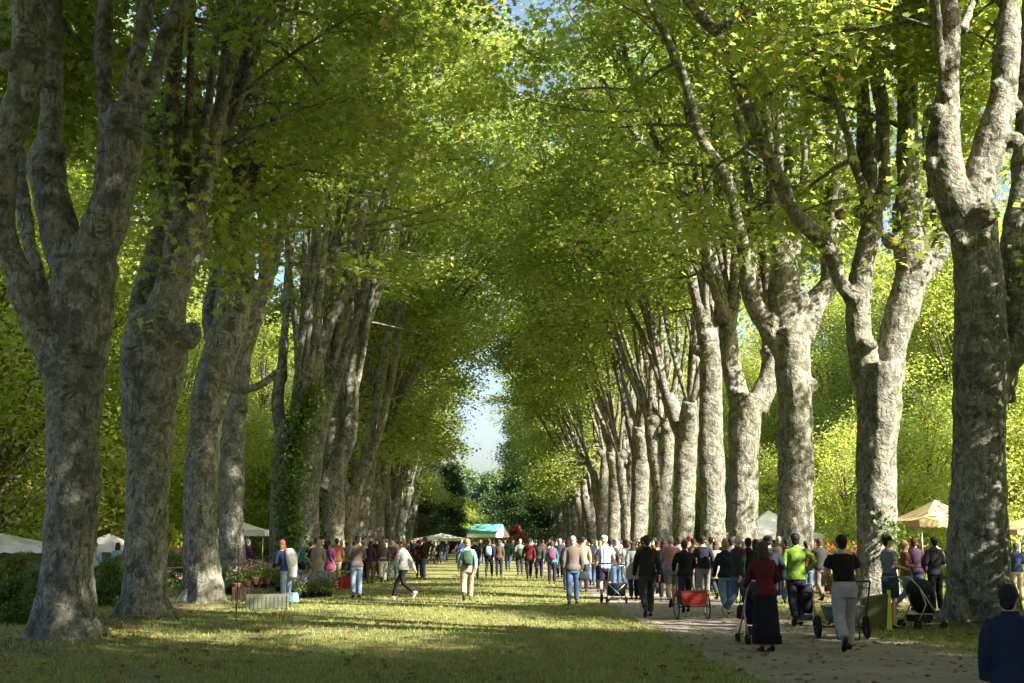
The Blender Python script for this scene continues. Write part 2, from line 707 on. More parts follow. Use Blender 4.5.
def traced(seed, D, bias, trunk, limbs, shoots, burls, label, voxel=.055, per=25, top=25, size=.2, shape='near', low_inner=10.5, amp=.06, step=1.15, group=None, low_outer=13, z0=10.5, sprays=(), boughs=(), fan=()):
    T = Tree(seed, bias)
    T.low_inner = low_inner
    T.low_outer = low_outer
    T.keep_clear = 17
    rnd = T.rnd

    def conv(pts, dy0, dy1):
        o = []
        for i, (x, y, r) in enumerate(pts):
            Y = D + dy0 + (dy1 - dy0) * i / max(1, len(pts) - 1)
            p = at(x, y, Y)
            o.append([p.x, p.y, p.z, r * Y / F * .90])
        return o
    tp = conv(trunk, 0, 0)
    b0 = tp[0]
    tp = [[b0[0], b0[1], -0.45, b0[3] * 1.15], [b0[0], b0[1], 0.02, b0[3]]] + tp[1:]
    T.limb(tp, flare=True, sub=6)
    for pts, dy0, dy1 in limbs:
        T.limb(conv(pts, dy0, dy1), 14)
    for pts, dy0, dy1 in shoots:
        c = conv(pts, dy0, dy1)
        q = T.limb(c, 10)
        T.clothe(q, z0, step * 2.0)
        e = q[-1]
        if e[2] < top - 3:
            dv = Vector((e - q[-4])[:3])
            e2 = T.extend(e[:3], dv, e[3] * .97, top + rnd.uniform(-3, 3), bias * rnd.uniform(.0, .28))
            T.clothe(e2, z0, step)
    for x, y, r, dy in burls:
        p = at(x, y, D + dy)
        T.burl(p, r * D / F * .82)
    for x, y, dy in sprays:
        T.sprays.append(tuple(at(x, y, D + dy)))
    for fx, fy, fdy, tx0, tx1, ty, nf, fr in fan:      # slender upright limbs fanning off a pollard head
        for k in range(nf):
            u = (k + rnd.uniform(.1, .9)) / nf
            tx = tx0 + (tx1 - tx0) * u
            e1 = rnd.uniform(-1.6, 2.6)
            pp = [(fx + rnd.uniform(-4, 4), fy + 6, fr * 1.5), (fx + (tx - fx) * .22 + rnd.uniform(-4, 4), fy + (ty - fy) * .22, fr * 1.12), (fx + (tx - fx) * .55 + rnd.uniform(-6, 6), fy + (ty - fy) * .55, fr * .95), (tx, ty, fr * .75)]
            c = conv(pp, fdy, fdy + e1)
            q = smooth_path(c, 5)
            T.thin.tube([p[:3] for p in q], [p[3] for p in q], 9)
            if q[-1][2] < top - 4:
                e2 = T.extend(q[-1][:3], Vector((q[-1] - q[-5])[:3]), q[-1][3], top + rnd.uniform(-4, 2), bias * rnd.uniform(0, .25))
                T.clothe(e2, z0 + 2, step * 2.6)
    for sx_, sy_, sdy, x0, x1, y0, y1, d0, d1, nb in boughs:
        st = at(sx_, sy_, D + sdy)
        for _ in range(nb):
            e = at(rnd.uniform(x0, x1), rnd.uniform(y0, y1), D + rnd.uniform(d0, d1))
            s0 = st + Vector((0, 0, rnd.uniform(-1.5, 1.5)))
            m1 = s0.lerp(e, .4) + Vector((0, 0, rnd.uniform(.2, .7)))
            m2 = s0.lerp(e, .75) + Vector((rnd.uniform(-.2, .2), rnd.uniform(-.2, .2), rnd.uniform(.1, .5)))
            q = smooth_path([(*s0, .05), (*m1, .035), (*m2, .022), (*e, .01)], 4)
            T.thin.tube([p[:3] for p in q], [p[3] for p in q], 5)
            for k in range(5, len(q)):
                for _k in range(2):
                    T.sprays.append((q[k][0] + rnd.gauss(0, .35), q[k][1] + rnd.gauss(0, .35), q[k][2] + rnd.gauss(0, .25)))
    root = (b0[0], b0[1], 0)
    return T.finish("plane_tree", label, voxel, amp, per, size, shape, LEAF, group, root, .48)


# left row, traced -------------------------------------------------------------
L1 = traced(11, 21.5, 1,
    [(66, 640, 45), (65, 622, 35), (67, 590, 31), (70, 550, 29), (74, 480, 28), (74, 410, 30), (74, 360, 33), (80, 310, 33), (86, 262, 36)],
    [([(68, 380, 26), (45, 335, 20), (26, 292, 17), (9, 243, 14), (1, 192, 13), (10, 135, 16), (26, 85, 20), (30, 35, 21), (28, -30, 19)], 0, -1.4),
     ([(82, 290, 26), (62, 240, 21), (52, 195, 20), (46, 160, 22), (50, 128, 14), (52, 80, 12), (53, 20, 11), (52, -40, 11)], 0, .8),
     ([(46, 300, 9), (30, 245, 8), (22, 190, 7), (20, 150, 6)], .4, 1.6),
     ([(88, 270, 26), (104, 225, 26), (116, 175, 23), (124, 132, 23), (126, 105, 16)], 0, -.3)],
    [([(113, 150, 12), (105, 90, 10.5), (104, 40, 10), (106, -30, 9)], 0, .6),
     ([(125, 115, 10), (137, 60, 9.5), (148, 0, 8.5), (154, -30, 8)], -.2, -.8),
     ([(133, 122, 13), (152, 80, 10.5), (172, 25, 10.5), (190, -30, 9.5)], -.2, .3),
     ([(28, 40, 14), (20, -30, 11)], -1.4, -1.6), ([(52, 20, 10), (60, -40, 8)], .8, 1.4)],
    [(132, 130, 14, -.3), (112, 120, 12, -.2), (40, 165, 13, .3), (30, 95, 12, -1.3), (60, 152, 12, .2), (10, 60, 12, -1.4), (40, 20, 13, -1.3), (18, 120, 9, -1.2), (106, 215, 14, -.4)],
    "huge dark plane tree nearest the camera in the left row, thick limb curving leftward", boughs=[(53, 20, .8, -20, 110, -30, 150, 3, 9, 14)], group=TREEGRP_L, low_inner=12, voxel=.045, low_outer=10.5, per=28, step=.9)

L2 = traced(12, 28, 1,
    [(143, 614, 33), (143, 600, 27), (146, 560, 24), (149, 480, 23), (149, 420, 28), (153, 370, 33), (157, 340, 34), (162, 310, 26)],
    [([(160, 330, 24), (174, 290, 20), (190, 255, 15), (198, 232, 14)], 0, .2),
     ([(145, 350, 20), (140, 315, 15), (150, 270, 12), (160, 235, 11), (172, 220, 12)], .3, .9),
     ([(168, 300, 18), (176, 262, 17), (184, 235, 20), (190, 212, 14)], 0, 0)],
    [([(184, 222, 11), (182, 198, 9.5), (172, 155, 9.5), (172, 106, 9), (175, 50, 8.5), (180, -20, 8)], 0, .7),
     ([(196, 222, 11), (201, 196, 9), (214, 142, 8.5), (223, 97, 8), (228, 32, 7.5), (231, -20, 7)], .1, -.6),
     ([(204, 205, 8), (212, 165, 7), (226, 125, 6.5), (240, 75, 6.5), (256, 30, 6), (266, -15, 6)], 0, 1.3),
     ([(170, 235, 8), (160, 180, 6), (150, 110, 5), (140, 40, 5)], .9, 3)],
    [(190, 335, 15, -.2), (185, 228, 16, -.1), (198, 230, 12, 0), (132, 330, 13, .2), (168, 268, 11, -.4)],
    "pale plane tree with a knobbly swelling on its right side, second in the left row", fan=[(190, 220, .3, 190, 285, -20, 4, 5)], boughs=[(172, 110, .5, 110, 270, 20, 280, 3, 9, 12)], group=TREEGRP_L, low_outer=9.5, per=28, step=1.0,
    sprays=[(165, 140, -1.5), (150, 160, -1), (210, 150, -2), (145, 232, -.8), (160, 265, -.9), (182, 180, -1.8), (128, 310, -1), (196, 200, -1.8), (152, 205, -.8)])

L3 = traced(13, 34, 1,
    [(203, 607, 31), (203, 592, 24), (201, 550, 19), (202, 480, 18), (206, 425, 18), (214, 375, 19), (228, 330, 19), (235, 290, 19), (236, 265, 20)],
    [([(222, 360, 12), (210, 320, 10), (216, 280, 8), (222, 255, 8)], .3, .8), ([(236, 275, 15), (238, 248, 12)], 0, 0)],
    [([(228, 258, 8), (217, 220, 6.5), (212, 180, 6), (200, 110, 5.5), (190, 55, 5), (183, -10, 5)], 0, 1.5),
     ([(236, 258, 9), (241, 200, 7.5), (246, 130, 6.5), (248, 64, 6), (250, -15, 5.5)], 0, -.8),
     ([(246, 250, 8), (246, 195, 7), (250, 155, 6.5), (259, 113, 6.5), (268, 70, 6), (278, 20, 6), (284, -20, 5.5)], .1, .5),
     ([(232, 255, 6), (236, 200, 4.5), (238, 140, 4), (232, 60, 4)], .4, 3)],
    [(250, 285, 12, -.3), (224, 268, 11, -.1), (248, 262, 11, 0), (238, 305, 11, -.4)],
    "slender plane tree with a burred head of upright branches, third in the left row", fan=[(236, 252, .2, 205, 310, -10, 5, 4.4)], boughs=[(246, 130, 0, 200, 300, 60, 300, 3, 9, 9)], group=TREEGRP_L, low_outer=9.5, per=28, step=1.0,
    sprays=[(215, 230, -1), (262, 150, -1.5), (225, 170, -1.5), (250, 230, -1)])

L4 = traced(14, 41, 1,
    [(233, 592, 20), (233, 575, 15), (232, 540, 13.5), (232, 480, 13), (235, 420, 12.5), (240, 360, 12)],
    [([(238, 375, 11), (248, 335, 11), (259, 305, 11), (268, 270, 9), (278, 235, 8.5), (288, 205, 8)], 0, .3),
     ([(244, 390, 4.5), (262, 384, 4), (276, 373, 4.5)], -.3, -.6)],
    [([(284, 215, 8), (293, 188, 7), (304, 145, 6.5), (313, 90, 6), (317, 32, 5.5), (319, -20, 5)], .3, .3),
     ([(268, 275, 7), (272, 230, 5.5), (286, 180, 5), (298, 140, 4.5), (320, 100, 4)], .3, 1.8),
     ([(240, 370, 8), (232, 320, 6), (230, 260, 5), (224, 180, 4.5), (220, 100, 4)], 0, 2.5)],
    [(256, 318, 10, 0), (276, 373, 6, -.6)],
    "plane tree with a sawn-off reddish branch stub, fourth in the left row", fan=[(262, 300, .2, 250, 345, 20, 5, 3.8)], group=TREEGRP_L, low_outer=9.5)

L5 = traced(15, 48, 1,
    [(283, 579, 18), (283, 565, 15), (283, 540, 14), (283, 500, 14), (286, 460, 15), (292, 425, 15)],
    [([(290, 440, 11), (300, 415, 9), (309, 398, 8.5)], 0, 0), ([(284, 450, 9), (278, 405, 7), (281, 370, 6)], 0, .5)],
    [([(307, 402, 8), (318, 358, 7), (333, 316, 6.5), (346, 290, 5.5), (358, 240, 5), (366, 190, 4)], 0, 0),
     ([(281, 380, 6), (284, 340, 5), (288, 280, 4.5), (292, 225, 4.5), (296, 160, 4)], .5, 1),
     ([(296, 415, 6), (300, 360, 5), (305, 300, 5), (306, 240, 4.5), (312, 180, 4)], .3, 2),
     ([(300, 412, 5), (315, 340, 4), (322, 270, 4), (330, 200, 3.5)], -.5, -2)],
    [(292, 428, 9, 0), (278, 440, 8, .2)],
    "plane tree trunk thick with climbing ivy, fifth in the left row", fan=[(298, 405, .1, 280, 375, 130, 6, 3.4)], group=TREEGRP_L, low_outer=9.5, per=28, step=1.0, size=.22, z0=11, low_inner=14)

L6 = traced(16, 55, 1,
    [(306, 574, 17), (307, 560, 14), (308, 520, 12.5), (309, 480, 12.5), (315, 430, 13), (326, 396, 12)],
    [([(320, 415, 11), (330, 390, 10), (333, 372, 7)], 0, 0)],
    [([(330, 385, 8), (332, 362, 7), (340, 329, 6.5), (350, 287, 6), (359, 229, 5), (366, 170, 4.5)], 0, .3),
     ([(318, 400, 6), (316, 350, 5), (314, 290, 4.5), (318, 220, 4)], .5, 2),
     ([(334, 390, 6), (346, 350, 5), (362, 300, 4.5), (372, 240, 4)], -.3, -2)],
    [(334, 372, 8, 0), (322, 392, 9, 0)],
    "plane tree leaning gently towards the lawn, sixth in the left row", fan=[(328, 388, .1, 322, 395, 140, 5, 3.2)], group=TREEGRP_L, low_outer=9.5, per=28, step=1.0, size=.23, z0=11, low_inner=14)

L7 = traced(17, 63, 1,
    [(334, 571, 16), (333, 555, 13), (333, 510, 12), (333, 460, 11.5), (336, 420, 10)],
    [([(322, 488, 9), (340, 462, 9), (350, 430, 8.5), (352, 385, 8)], -.5, -.5)],
    [([(352, 392, 8), (352, 375, 7.5), (360, 338, 7), (372, 303, 7), (382, 274, 6), (388, 240, 5.5), (392, 215, 5)], -.5, -.2),
     ([(336, 430, 8), (340, 380, 6), (352, 320, 5), (360, 250, 4.5)], 0, 1.5),
     ([(372, 303, 5), (378, 260, 4.5), (378, 220, 4)], -.4, 1)],
    [(352, 400, 7, -.5)],
    "plane tree with a bent elbow limb sweeping right, seventh in the left row", fan=[(350, 395, -.3, 350, 415, 160, 5, 3)], group=TREEGRP_L, low_outer=9.5, per=28, step=1.0, size=.23, z0=11, low_inner=14.5)

L8 = traced(18, 72, 1,
    [(350, 567, 14), (350, 552, 11), (349, 520, 10), (350, 495, 10)],
    [([(352, 500, 8), (360, 478, 7), (368, 455, 6.5)], 0, 0), ([(346, 500, 7), (342, 470, 6), (340, 440, 5)], 0, 0)],
    [([(367, 460, 6), (376, 415, 5.5), (384, 360, 5), (396, 300, 4.5), (402, 250, 4)], 0, .5),
     ([(360, 480, 5), (374, 450, 4.5), (384, 415, 4.5), (392, 380, 4)], 0, -1),
     ([(341, 445, 5), (348, 400, 4.5), (360, 350, 4), (368, 290, 4)], 0, 2)],
    [],
    "plane tree with a bright sunlit low fork, eighth in the left row", group=TREEGRP_L, low_outer=9.5, per=28, step=1.0, size=.25, z0=9, shape='far', low_inner=13)

# right row, traced ------------------------------------------------------------
R1 = traced(21, 26, -1,
    [(982, 622, 46), (981, 608, 40), (979, 570, 35), (979, 520, 33), (979, 470, 31), (979, 420, 30), (982, 370, 32), (980, 310, 29), (976, 250, 27), (970, 210, 28)],
    [([(1000, 400, 16), (1010, 350, 15), (1013, 300, 16), (1016, 240, 16), (1023, 190, 15), (1030, 100, 14), (1033, -30, 12)], .2, .8),
     ([(1002, 375, 12), (1024, 354, 9), (1050, 338, 9)], 0, 0),
     ([(966, 225, 24), (950, 190, 21), (943, 145, 20), (946, 110, 15), (950, 64, 12)], 0, -.4),
     ([(972, 220, 22), (978, 185, 20), (990, 145, 20), (1003, 98, 17), (1008, 50, 14)], 0, .2)],
    [([(949, 80, 12.5), (951, 50, 11), (951, 0, 10.5), (949, -40, 10)], -.4, -.6),
     ([(944, 110, 9), (940, 60, 5), (935, 0, 5), (925, -40, 4)], -.3, -1),
     ([(1008, 60, 14), (1010, 20, 12), (1012, -40, 11)], .2, .6),
     ([(962, 30, 5), (974, 0, 5), (985, -40, 5)], .3, 1.5),
     ([(1033, 0, 11), (1040, -60, 10)], .8, 1)],
    [(934, 112, 13, -.5), (930, 165, 12, -.3), (1012, 140, 14, -.1), (985, 215, 14, -.5), (998, 85, 12, 0), (1015, 105, 11, 0), (946, 95, 10, -.7), (960, 240, 13, -.5)],
    "massive shaded plane tree nearest the camera in the right row, forking into two burred limbs", boughs=[(1011, 20, .5, 900, 1030, -40, 170, 4, 10, 17), (950, 20, -.4, 870, 950, -30, 80, 3, 8, 4)], group=TREEGRP_R, voxel=.045, low_inner=11.5, low_outer=10.5, per=30, step=.9,
    sprays=[(900, 150, 1), (915, 225, 1)])

R2 = traced(22, 33.5, -1,
    [(876, 605, 30), (876, 592, 24), (876, 560, 21), (876, 500, 21), (877, 440, 22), (879, 400, 25), (878, 365, 26)],
    [([(868, 380, 18), (860, 335, 15), (858, 300, 15), (864, 258, 12), (871, 225, 13), (872, 205, 11)], 0, -.2),
     ([(888, 380, 18), (893, 338, 17), (906, 297, 19), (914, 265, 20), (908, 235, 19), (906, 205, 16)], 0, .2),
     ([(910, 285, 15), (932, 262, 12), (944, 240, 10), (940, 215, 10), (930, 190, 7)], .2, .6),
     ([(857, 305, 11), (842, 285, 9.5), (830, 252, 9.5), (814, 232, 9.5), (797, 216, 9.5), (784, 196, 9)], -.2, -1.2)],
    [([(906, 215, 15), (905, 180, 10.5), (905, 129, 9), (903, 64, 8.5), (897, 0, 8), (893, -30, 8)], .2, .4),
     ([(872, 215, 10), (884, 190, 8.5), (883, 150, 8.5), (882, 113, 8.5), (873, 55, 8.5), (857, 0, 8), (850, -30, 8)], 0, -.6),
     ([(870, 205, 8), (856, 170, 6), (843, 122, 5.5), (822, 71, 5.5), (803, 29, 5), (792, -20, 5)], -.2, -1.8),
     ([(788, 200, 9), (779, 180, 8.5), (764, 148, 8.5), (745, 103, 8.5), (732, 64, 8), (719, 35, 8), (700, 16, 7.5), (680, -10, 7)], -1.2, -2.4),
     ([(934, 195, 6), (925, 130, 4.5), (930, 60, 4)], .6, 1.6)],
    [(852, 300, 13, -.3), (915, 230, 16, .1), (893, 240, 12, 0), (868, 345, 12, -.5), (925, 205, 12, .4), (862, 212, 12, 0), (840, 215, 10, -.5), (795, 212, 9, -1.2)],
    "tall plane tree splitting low into two pale limbs, second in the right row", fan=[(870, 215, .3, 835, 880, -20, 3, 5.2), (915, 225, .4, 885, 930, -20, 2, 5.2)], boughs=[(905, 100, .3, 880, 1000, 60, 220, 5, 10, 6)], group=TREEGRP_R, low_outer=11.5, per=30, step=.95,
    sprays=[(860, 190, -1), (845, 200, -1.5), (880, 195, -1), (868, 225, -1), (905, 240, -.8), (780, 150, -2), (800, 180, -1.5), (920, 220, -.6), (790, 240, -1.5), (740, 90, -2)])

R3 = traced(23, 41.5, -1,
    [(795, 588, 26), (795, 575, 21), (795, 540, 19), (795, 480, 19), (796, 420, 20), (793, 370, 20), (790, 330, 23)],
    [([(784, 350, 15), (764, 322, 11), (750, 292, 10.5), (747, 260, 10)], 0, -.3),
     ([(790, 330, 20), (784, 295, 20), (784, 260, 14), (778, 225, 10)], 0, 0),
     ([(800, 335, 17), (815, 303, 14), (830, 282, 12), (828, 255, 9)], 0, .4)],
    [([(748, 268, 9.5), (740, 232, 8), (730, 190, 7.5), (716, 161, 7), (700, 135, 6.5), (686, 85, 6), (668, 40, 5)], -.3, -1.5),
     ([(780, 240, 9), (777, 200, 7.5), (777, 148, 7), (772, 90, 6.5), (766, 48, 6.5), (760, -15, 6)], 0, .5),
     ([(790, 265, 8), (802, 225, 6.5), (805, 170, 6), (804, 113, 5.5), (800, 48, 5), (797, -15, 5)], .3, 1),
     ([(828, 262, 7), (838, 200, 6), (848, 120, 6), (860, 50, 5.5), (868, -10, 5)], .4, 2),
     ([(752, 275, 6), (752, 220, 5.5), (744, 160, 5), (735, 90, 5), (728, 30, 4.5)], 0, 2),
     ([(788, 250, 6), (794, 190, 4.5), (788, 120, 4.5), (788, 50, 4)], .4, 3)],
    [(811, 385, 9, 0), (772, 322, 12, -.2), (800, 300, 13, -.4), (784, 270, 12, -.3), (747, 255, 9, -.3), (812, 320, 10, -.2)],
    "plane tree with a broad gnarled candelabra head, third in the right row", fan=[(782, 280, .2, 735, 800, 10, 5, 4.6), (830, 262, .5, 812, 880, 10, 3, 4.6)], boughs=[(838, 200, .6, 790, 870, 190, 300, 4, 9, 10), (800, 100, .5, 810, 900, 40, 200, 3, 9, 5)], group=TREEGRP_R, low_outer=11.5, per=32, step=.95,
    sprays=[(770, 250, -1.5), (740, 200, -1.5), (720, 150, -2), (800, 200, -2)], low_inner=12)

R4 = traced(24, 49.5, -1,
    [(745, 580, 22), (744, 568, 18), (743, 530, 16), (743, 480, 16), (744, 430, 17), (747, 395, 19)],
    [([(740, 405, 13), (732, 370, 11), (728, 335, 10), (724, 310, 9)], 0, -.2),
     ([(755, 410, 13), (768, 380, 12), (772, 350, 11), (764, 318, 9)], 0, .3)],
    [([(724, 320, 7), (718, 285, 6), (708, 261, 6), (698, 206, 5.5), (682, 168, 5), (669, 140, 4.5)], -.2, -1.5),
     ([(730, 330, 6.5), (738, 280, 5.5), (736, 230, 5), (738, 160, 5), (740, 90, 4.5)], 0, 1),
     ([(764, 325, 6.5), (758, 280, 5.5), (748, 220, 5), (738, 150, 4.5)], .3, 0),
     ([(768, 325, 6), (772, 280, 5), (768, 220, 4.5), (765, 150, 4.5)], .3, 2),
     ([(726, 325, 5), (712, 280, 4.5), (700, 230, 4), (676, 180, 4)], -.2, -3)],
    [(728, 340, 9, 0), (768, 352, 10, 0), (757, 398, 10, -.3), (733, 390, 9, -.3)],
    "stout plane tree with a dark hollow between two raised limbs, fourth in the right row", fan=[(728, 328, 0, 676, 742, 90, 5, 4.2), (766, 330, .2, 735, 790, 80, 4, 4)], group=TREEGRP_R, size=.22, low_inner=13)

R5 = traced(25, 57.5, -1,
    [(713, 573, 20), (713, 560, 16), (713, 520, 15), (712, 470, 14.5), (711, 420, 13), (711, 370, 13), (709, 345, 14)],
    [([(709, 355, 13), (705, 325, 11), (700, 305, 8)], 0, 0), ([(714, 355, 11), (722, 325, 9), (726, 300, 7)], 0, .3)],
    [([(700, 312, 7), (690, 274, 6), (679, 238, 6), (663, 190, 5), (646, 151, 4.5), (632, 130, 4)], 0, -1.5),
     ([(726, 305, 6), (734, 265, 5.5), (735, 225, 5), (730, 160, 4.5)], .3, 1),
     ([(712, 330, 6), (714, 280, 5), (716, 220, 5), (712, 150, 4.5)], .3, 2),
     ([(704, 325, 5), (700, 280, 4.5), (690, 220, 4), (676, 150, 4)], -.3, 2.5),
     ([(722, 320, 5), (726, 270, 4.5), (722, 210, 4), (718, 140, 4)], -.3, -2)],
    [(705, 335, 9, -.2), (720, 340, 8, 0), (698, 350, 8, 0)],
    "plane tree with a straight sunlit bole and fanning branches, fifth in the right row", fan=[(709, 335, 0, 640, 735, 120, 7, 3.6)], group=TREEGRP_R, size=.23, low_inner=13)


# generic plane trees ----------------------------------------------------------
def gen_plane(seed, label, lowfork=False, loc=(0, 0, 0), low_inner=5.0, low_outer=12.5, per=20, size=.27, top=25.5, rz=0, group=None, low_twigs=True):
    T = Tree(seed, 1)
    rnd = T.rnd
    T.low_inner = low_inner
    T.low_outer = low_outer
    hf = rnd.uniform(3.2, 4.6) if lowfork else rnd.uniform(6.2, 7.6)
    r = rnd.uniform(.50, .60)
    lx = rnd.uniform(-.3, .4)
    ly = rnd.uniform(-.3, .3)
    tr = [[0, 0, -.4, r * 1.9], [0, 0, .05, r * 1.45], [0, 0, 1.0, r * 1.06], [lx * .4, ly * .4, hf * .5, r], [lx, ly, hf, r * 1.05]]
    T.limb(tr, flare=True, sub=6)
    heads = []
    nl = 3 if lowfork else rnd.choice((2, 3))
    a0 = rnd.uniform(0, 6)
    for k in range(nl):
        a = a0 + 2 * PI * k / nl + rnd.uniform(-.4, .4)
        hh = rnd.uniform(7.6, 9.2)
        dd = rnd.uniform(.7, 1.3)
        e = [lx + math.cos(a) * dd, ly + math.sin(a) * dd, hh, .34]
        T.limb([[lx, ly, hf - .5, r * .75], [lx + math.cos(a) * dd * .6, ly + math.sin(a) * dd * .6, (hf + hh) / 2, .42], e], 12)
        for b in range(2):
            T.burl((e[0] + rnd.uniform(-.3, .3), e[1] + rnd.uniform(-.3, .3), e[2] + rnd.uniform(-.6, .2)), rnd.uniform(.28, .42))
        heads.append((e, a))
    for e, a in heads:
        for j in range(4 if nl == 3 else 5):
            az = a + rnd.uniform(-1.3, 1.3)
            tilt = rnd.uniform(.08, .42)
            d = Vector((math.cos(az) * math.sin(tilt) + rnd.uniform(.0, .28), math.sin(az) * math.sin(tilt), math.cos(tilt))).normalized()
            rr = rnd.uniform(.10, .16)
            p = Vector(e[:3]) - Vector((0, 0, .3))
            P = [np.array([*p, rr * 1.4])]
            H = top + rnd.uniform(-3, 2)
            n = 6
            step = (H - p.z) / n / max(.6, d.z)
            for k in range(n):
                d = (d + Vector((rnd.uniform(-.10, .16), rnd.uniform(-.13, .13), .10 if k < 3 else -.02))).normalized()
                p = p + d * step
                P.append(np.array([*p, rr * (1 - .82 * (k + 1) / n) + .015]))
            q = smooth_path(P, 3)
            T.thin.tube([x[:3] for x in q], [x[3] for x in q], 8)
            T.clothe(q, 13.0, 1.3)
    if low_twigs:
        for j in range(10):      # low hanging boughs on the avenue side
            e, a = rnd.choice(heads)
            p = Vector(e[:3]) + Vector((0, 0, rnd.uniform(0, 3)))
            az = rnd.uniform(-1.35, 1.35)
            d = Vector((math.cos(az), math.sin(az), rnd.uniform(.2, .5))).normalized()
            pts = [p]
            L = rnd.uniform(4, 7)
            for k in range(7):
                d = (d + Vector((rnd.uniform(-.1, .1), rnd.uniform(-.1, .1), -.17))).normalized()
                pts.append(pts[-1] + d * L / 7)
            T.thin.tube(pts, [.07 * (1 - .8 * k / 7) for k in range(8)], 5)
            for k in range(3, 8):
                for _ in range(3):
                    c = pts[k] + Vector((rnd.uniform(-.9, .9), rnd.uniform(-.9, .9), rnd.uniform(-.9, .3)))
                    if c.z > low_inner:
                        T.sprays.append(tuple(c))
    o = T.finish("plane_tree", label, .075, .05, per, size, 'far', LEAF, group, None, .55)
    o.location = loc
    o.rotation_euler.z = rz
    return o


ORD = ["", "first", "second", "third", "fourth", "fifth", "sixth", "seventh", "eighth", "ninth", "tenth", "eleventh", "twelfth", "thirteenth", "fourteenth",
       "fifteenth", "sixteenth", "seventeenth", "eighteenth", "nineteenth", "twentieth", "twenty-first", "twenty-second"]
XR, XL = 10.35, -7.5
protos = [gen_plane(41, "x", False, low_inner=12.5, low_twigs=False), gen_plane(42, "x", True, low_inner=12.5, low_twigs=False), gen_plane(43, "x", False, low_inner=6.0), gen_plane(44, "x", True, low_inner=7),
          gen_plane(45, "x", True, low_inner=12.5, low_outer=12.5, per=40, low_twigs=False)]
used = [False] * 5
rnd = random.Random(5)


def place_plane(i, x, y, rz, label, group, s):
    o = protos[i]
    if not used[i]:
        used[i] = True
        o.location = (x, y, 0)
        o.rotation_euler.z = rz
        o.scale = (s, s, s)
        tag(o, label, "tree", group)
        return o
    return copy_tree(o, (x, y, 0), rz, label, s, group)


for k in range(6, 20):
    Y = 49.5 + (k - 4) * 8.05
    place_plane((k % 2) if k < 11 else (k * 3 + k // 4) % 4, XR + rnd.uniform(-.2, .2), Y, (PI + rnd.uniform(-.5, .5)) if Y < 115 else (PI * .55 + rnd.uniform(-.3, .3)), "pale-barked plane tree, %s from the camera in the right row of the avenue" % ORD[k], TREEGRP_R, rnd.uniform(.94, 1.08) * (1 if Y < 112 else .86))
for k in range(9, 17):
    Y = 82 + (k - 9) * 9.5
    place_plane((k * 3 + 1 + k // 3) % 4, XL + rnd.uniform(-.2, .2), Y, rnd.uniform(-.5, .5) if Y < 108 else PI * .55 + rnd.uniform(-.3, .3), "leaning leafy plane tree, %s from the camera in the left row of the avenue" % ORD[k], TREEGRP_L, rnd.uniform(.94, 1.08) * (1 if Y < 105 else .86))
# the avenue goes on behind and beside the camera: these shade the near lawn
sh = 0
for x, y, rz in ((10.6, 17.5, PI), (10.4, 9, PI - .3), (10.3, 0, PI + .2), (10.5, -9, PI), (-7.6, 12.5, .1), (-7.6, 3, -.2)):
    sh += 1
    place_plane(4, x, y, rz, "plane tree of the avenue standing beside the photographer, %s of six out of frame" % ORD[sh], "plane trees beside the camera", 1.0)


# other trees ------------------------------------------------------------------
def leafy_proto(name, seed, H, Rr, zb, nblob, per, size, leafmat, barkmat, col=False, nsp=26, shape='far', trunk_r=.25):
    rnd = random.Random(seed)
    mb = MB()
    P = [np.array([0, 0, -.2, trunk_r * 1.5]), np.array([0, 0, .5, trunk_r * 1.1]), np.array([rnd.uniform(-.3, .3), rnd.uniform(-.3, .3), H * .45, trunk_r * .8]), np.array([rnd.uniform(-.4, .4), rnd.uniform(-.4, .4), H * .9, trunk_r * .15])]
    q = smooth_path(P, 4)
    mb.tube([p[:3] for p in q], [p[3] for p in q], 9)
    sprays = []
    for b in range(nblob):
        t = (b + rnd.random()) / nblob
        z = zb + (H - zb) * t
        prof = math.sin(PI * min(1, (t * .9 + .12))) ** .6 if not col else max(.25, (1 - t) ** .6)
        a = rnd.uniform(0, 2 * PI)
        rr = Rr * prof * math.sqrt(rnd.uniform(.05, 1))
        c = Vector((rr * math.cos(a), rr * math.sin(a), z))
        br = Rr * rnd.uniform(.22, .42)
        i = min(len(q) - 2, int(t * .8 * len(q)))
        s0 = Vector(q[i][:3])
        mb.tube([s0, (s0 + c) / 2 + Vector((0, 0, .3)), c], [trunk_r * .3, trunk_r * .2, .03], 5)
        for k in range(nsp):
            d = Vector((rnd.gauss(0, 1), rnd.gauss(0, 1), rnd.gauss(0, 1))).normalized()
            sprays.append(tuple(c + Vector((d.x, d.y, d.z * .7)) * br * rnd.uniform(.5, 1.05)))
    root = empty(name)
    link("trunk", mb.mesh("trunk"), barkmat, root)
    link("crown", leaves_mesh("crown", sprays, per, .33 * Rr / 4 + .12, size, seed, shape), leafmat, root)
    return root


class Stand:
    """first placement moves the prototype itself, then copies"""

    def __init__(s, root, cat, group=None):
        s.r, s.used, s.cat, s.group = root, False, cat, group

    def put(s, x, y, label, sc_=1.0, rz=0, mats=None, group=None, z=0, cat=None):
        g = group or s.group
        if not s.used:
            s.used = True
            o = s.r
            o.location = (x, y, z)
            o.rotation_euler.z = rz
            o.scale = (sc_,) * 3 if isinstance(sc_, (int, float)) else sc_
            s.base = None
            tag(o, label, s.cat, g)
            if mats:
                for ch in o.children:
                    n = ch.name.split('.')[0]
                    if n in mats:
                        ch.material_slots[0].link = 'OBJECT'
                        ch.material_slots[0].material = mats[n]
            s.r = o
        else:
            o = copy_tree(s.r, (x, y, z), rz, label, sc_, g, mats)
        if cat:
            o["category"] = cat
        return o


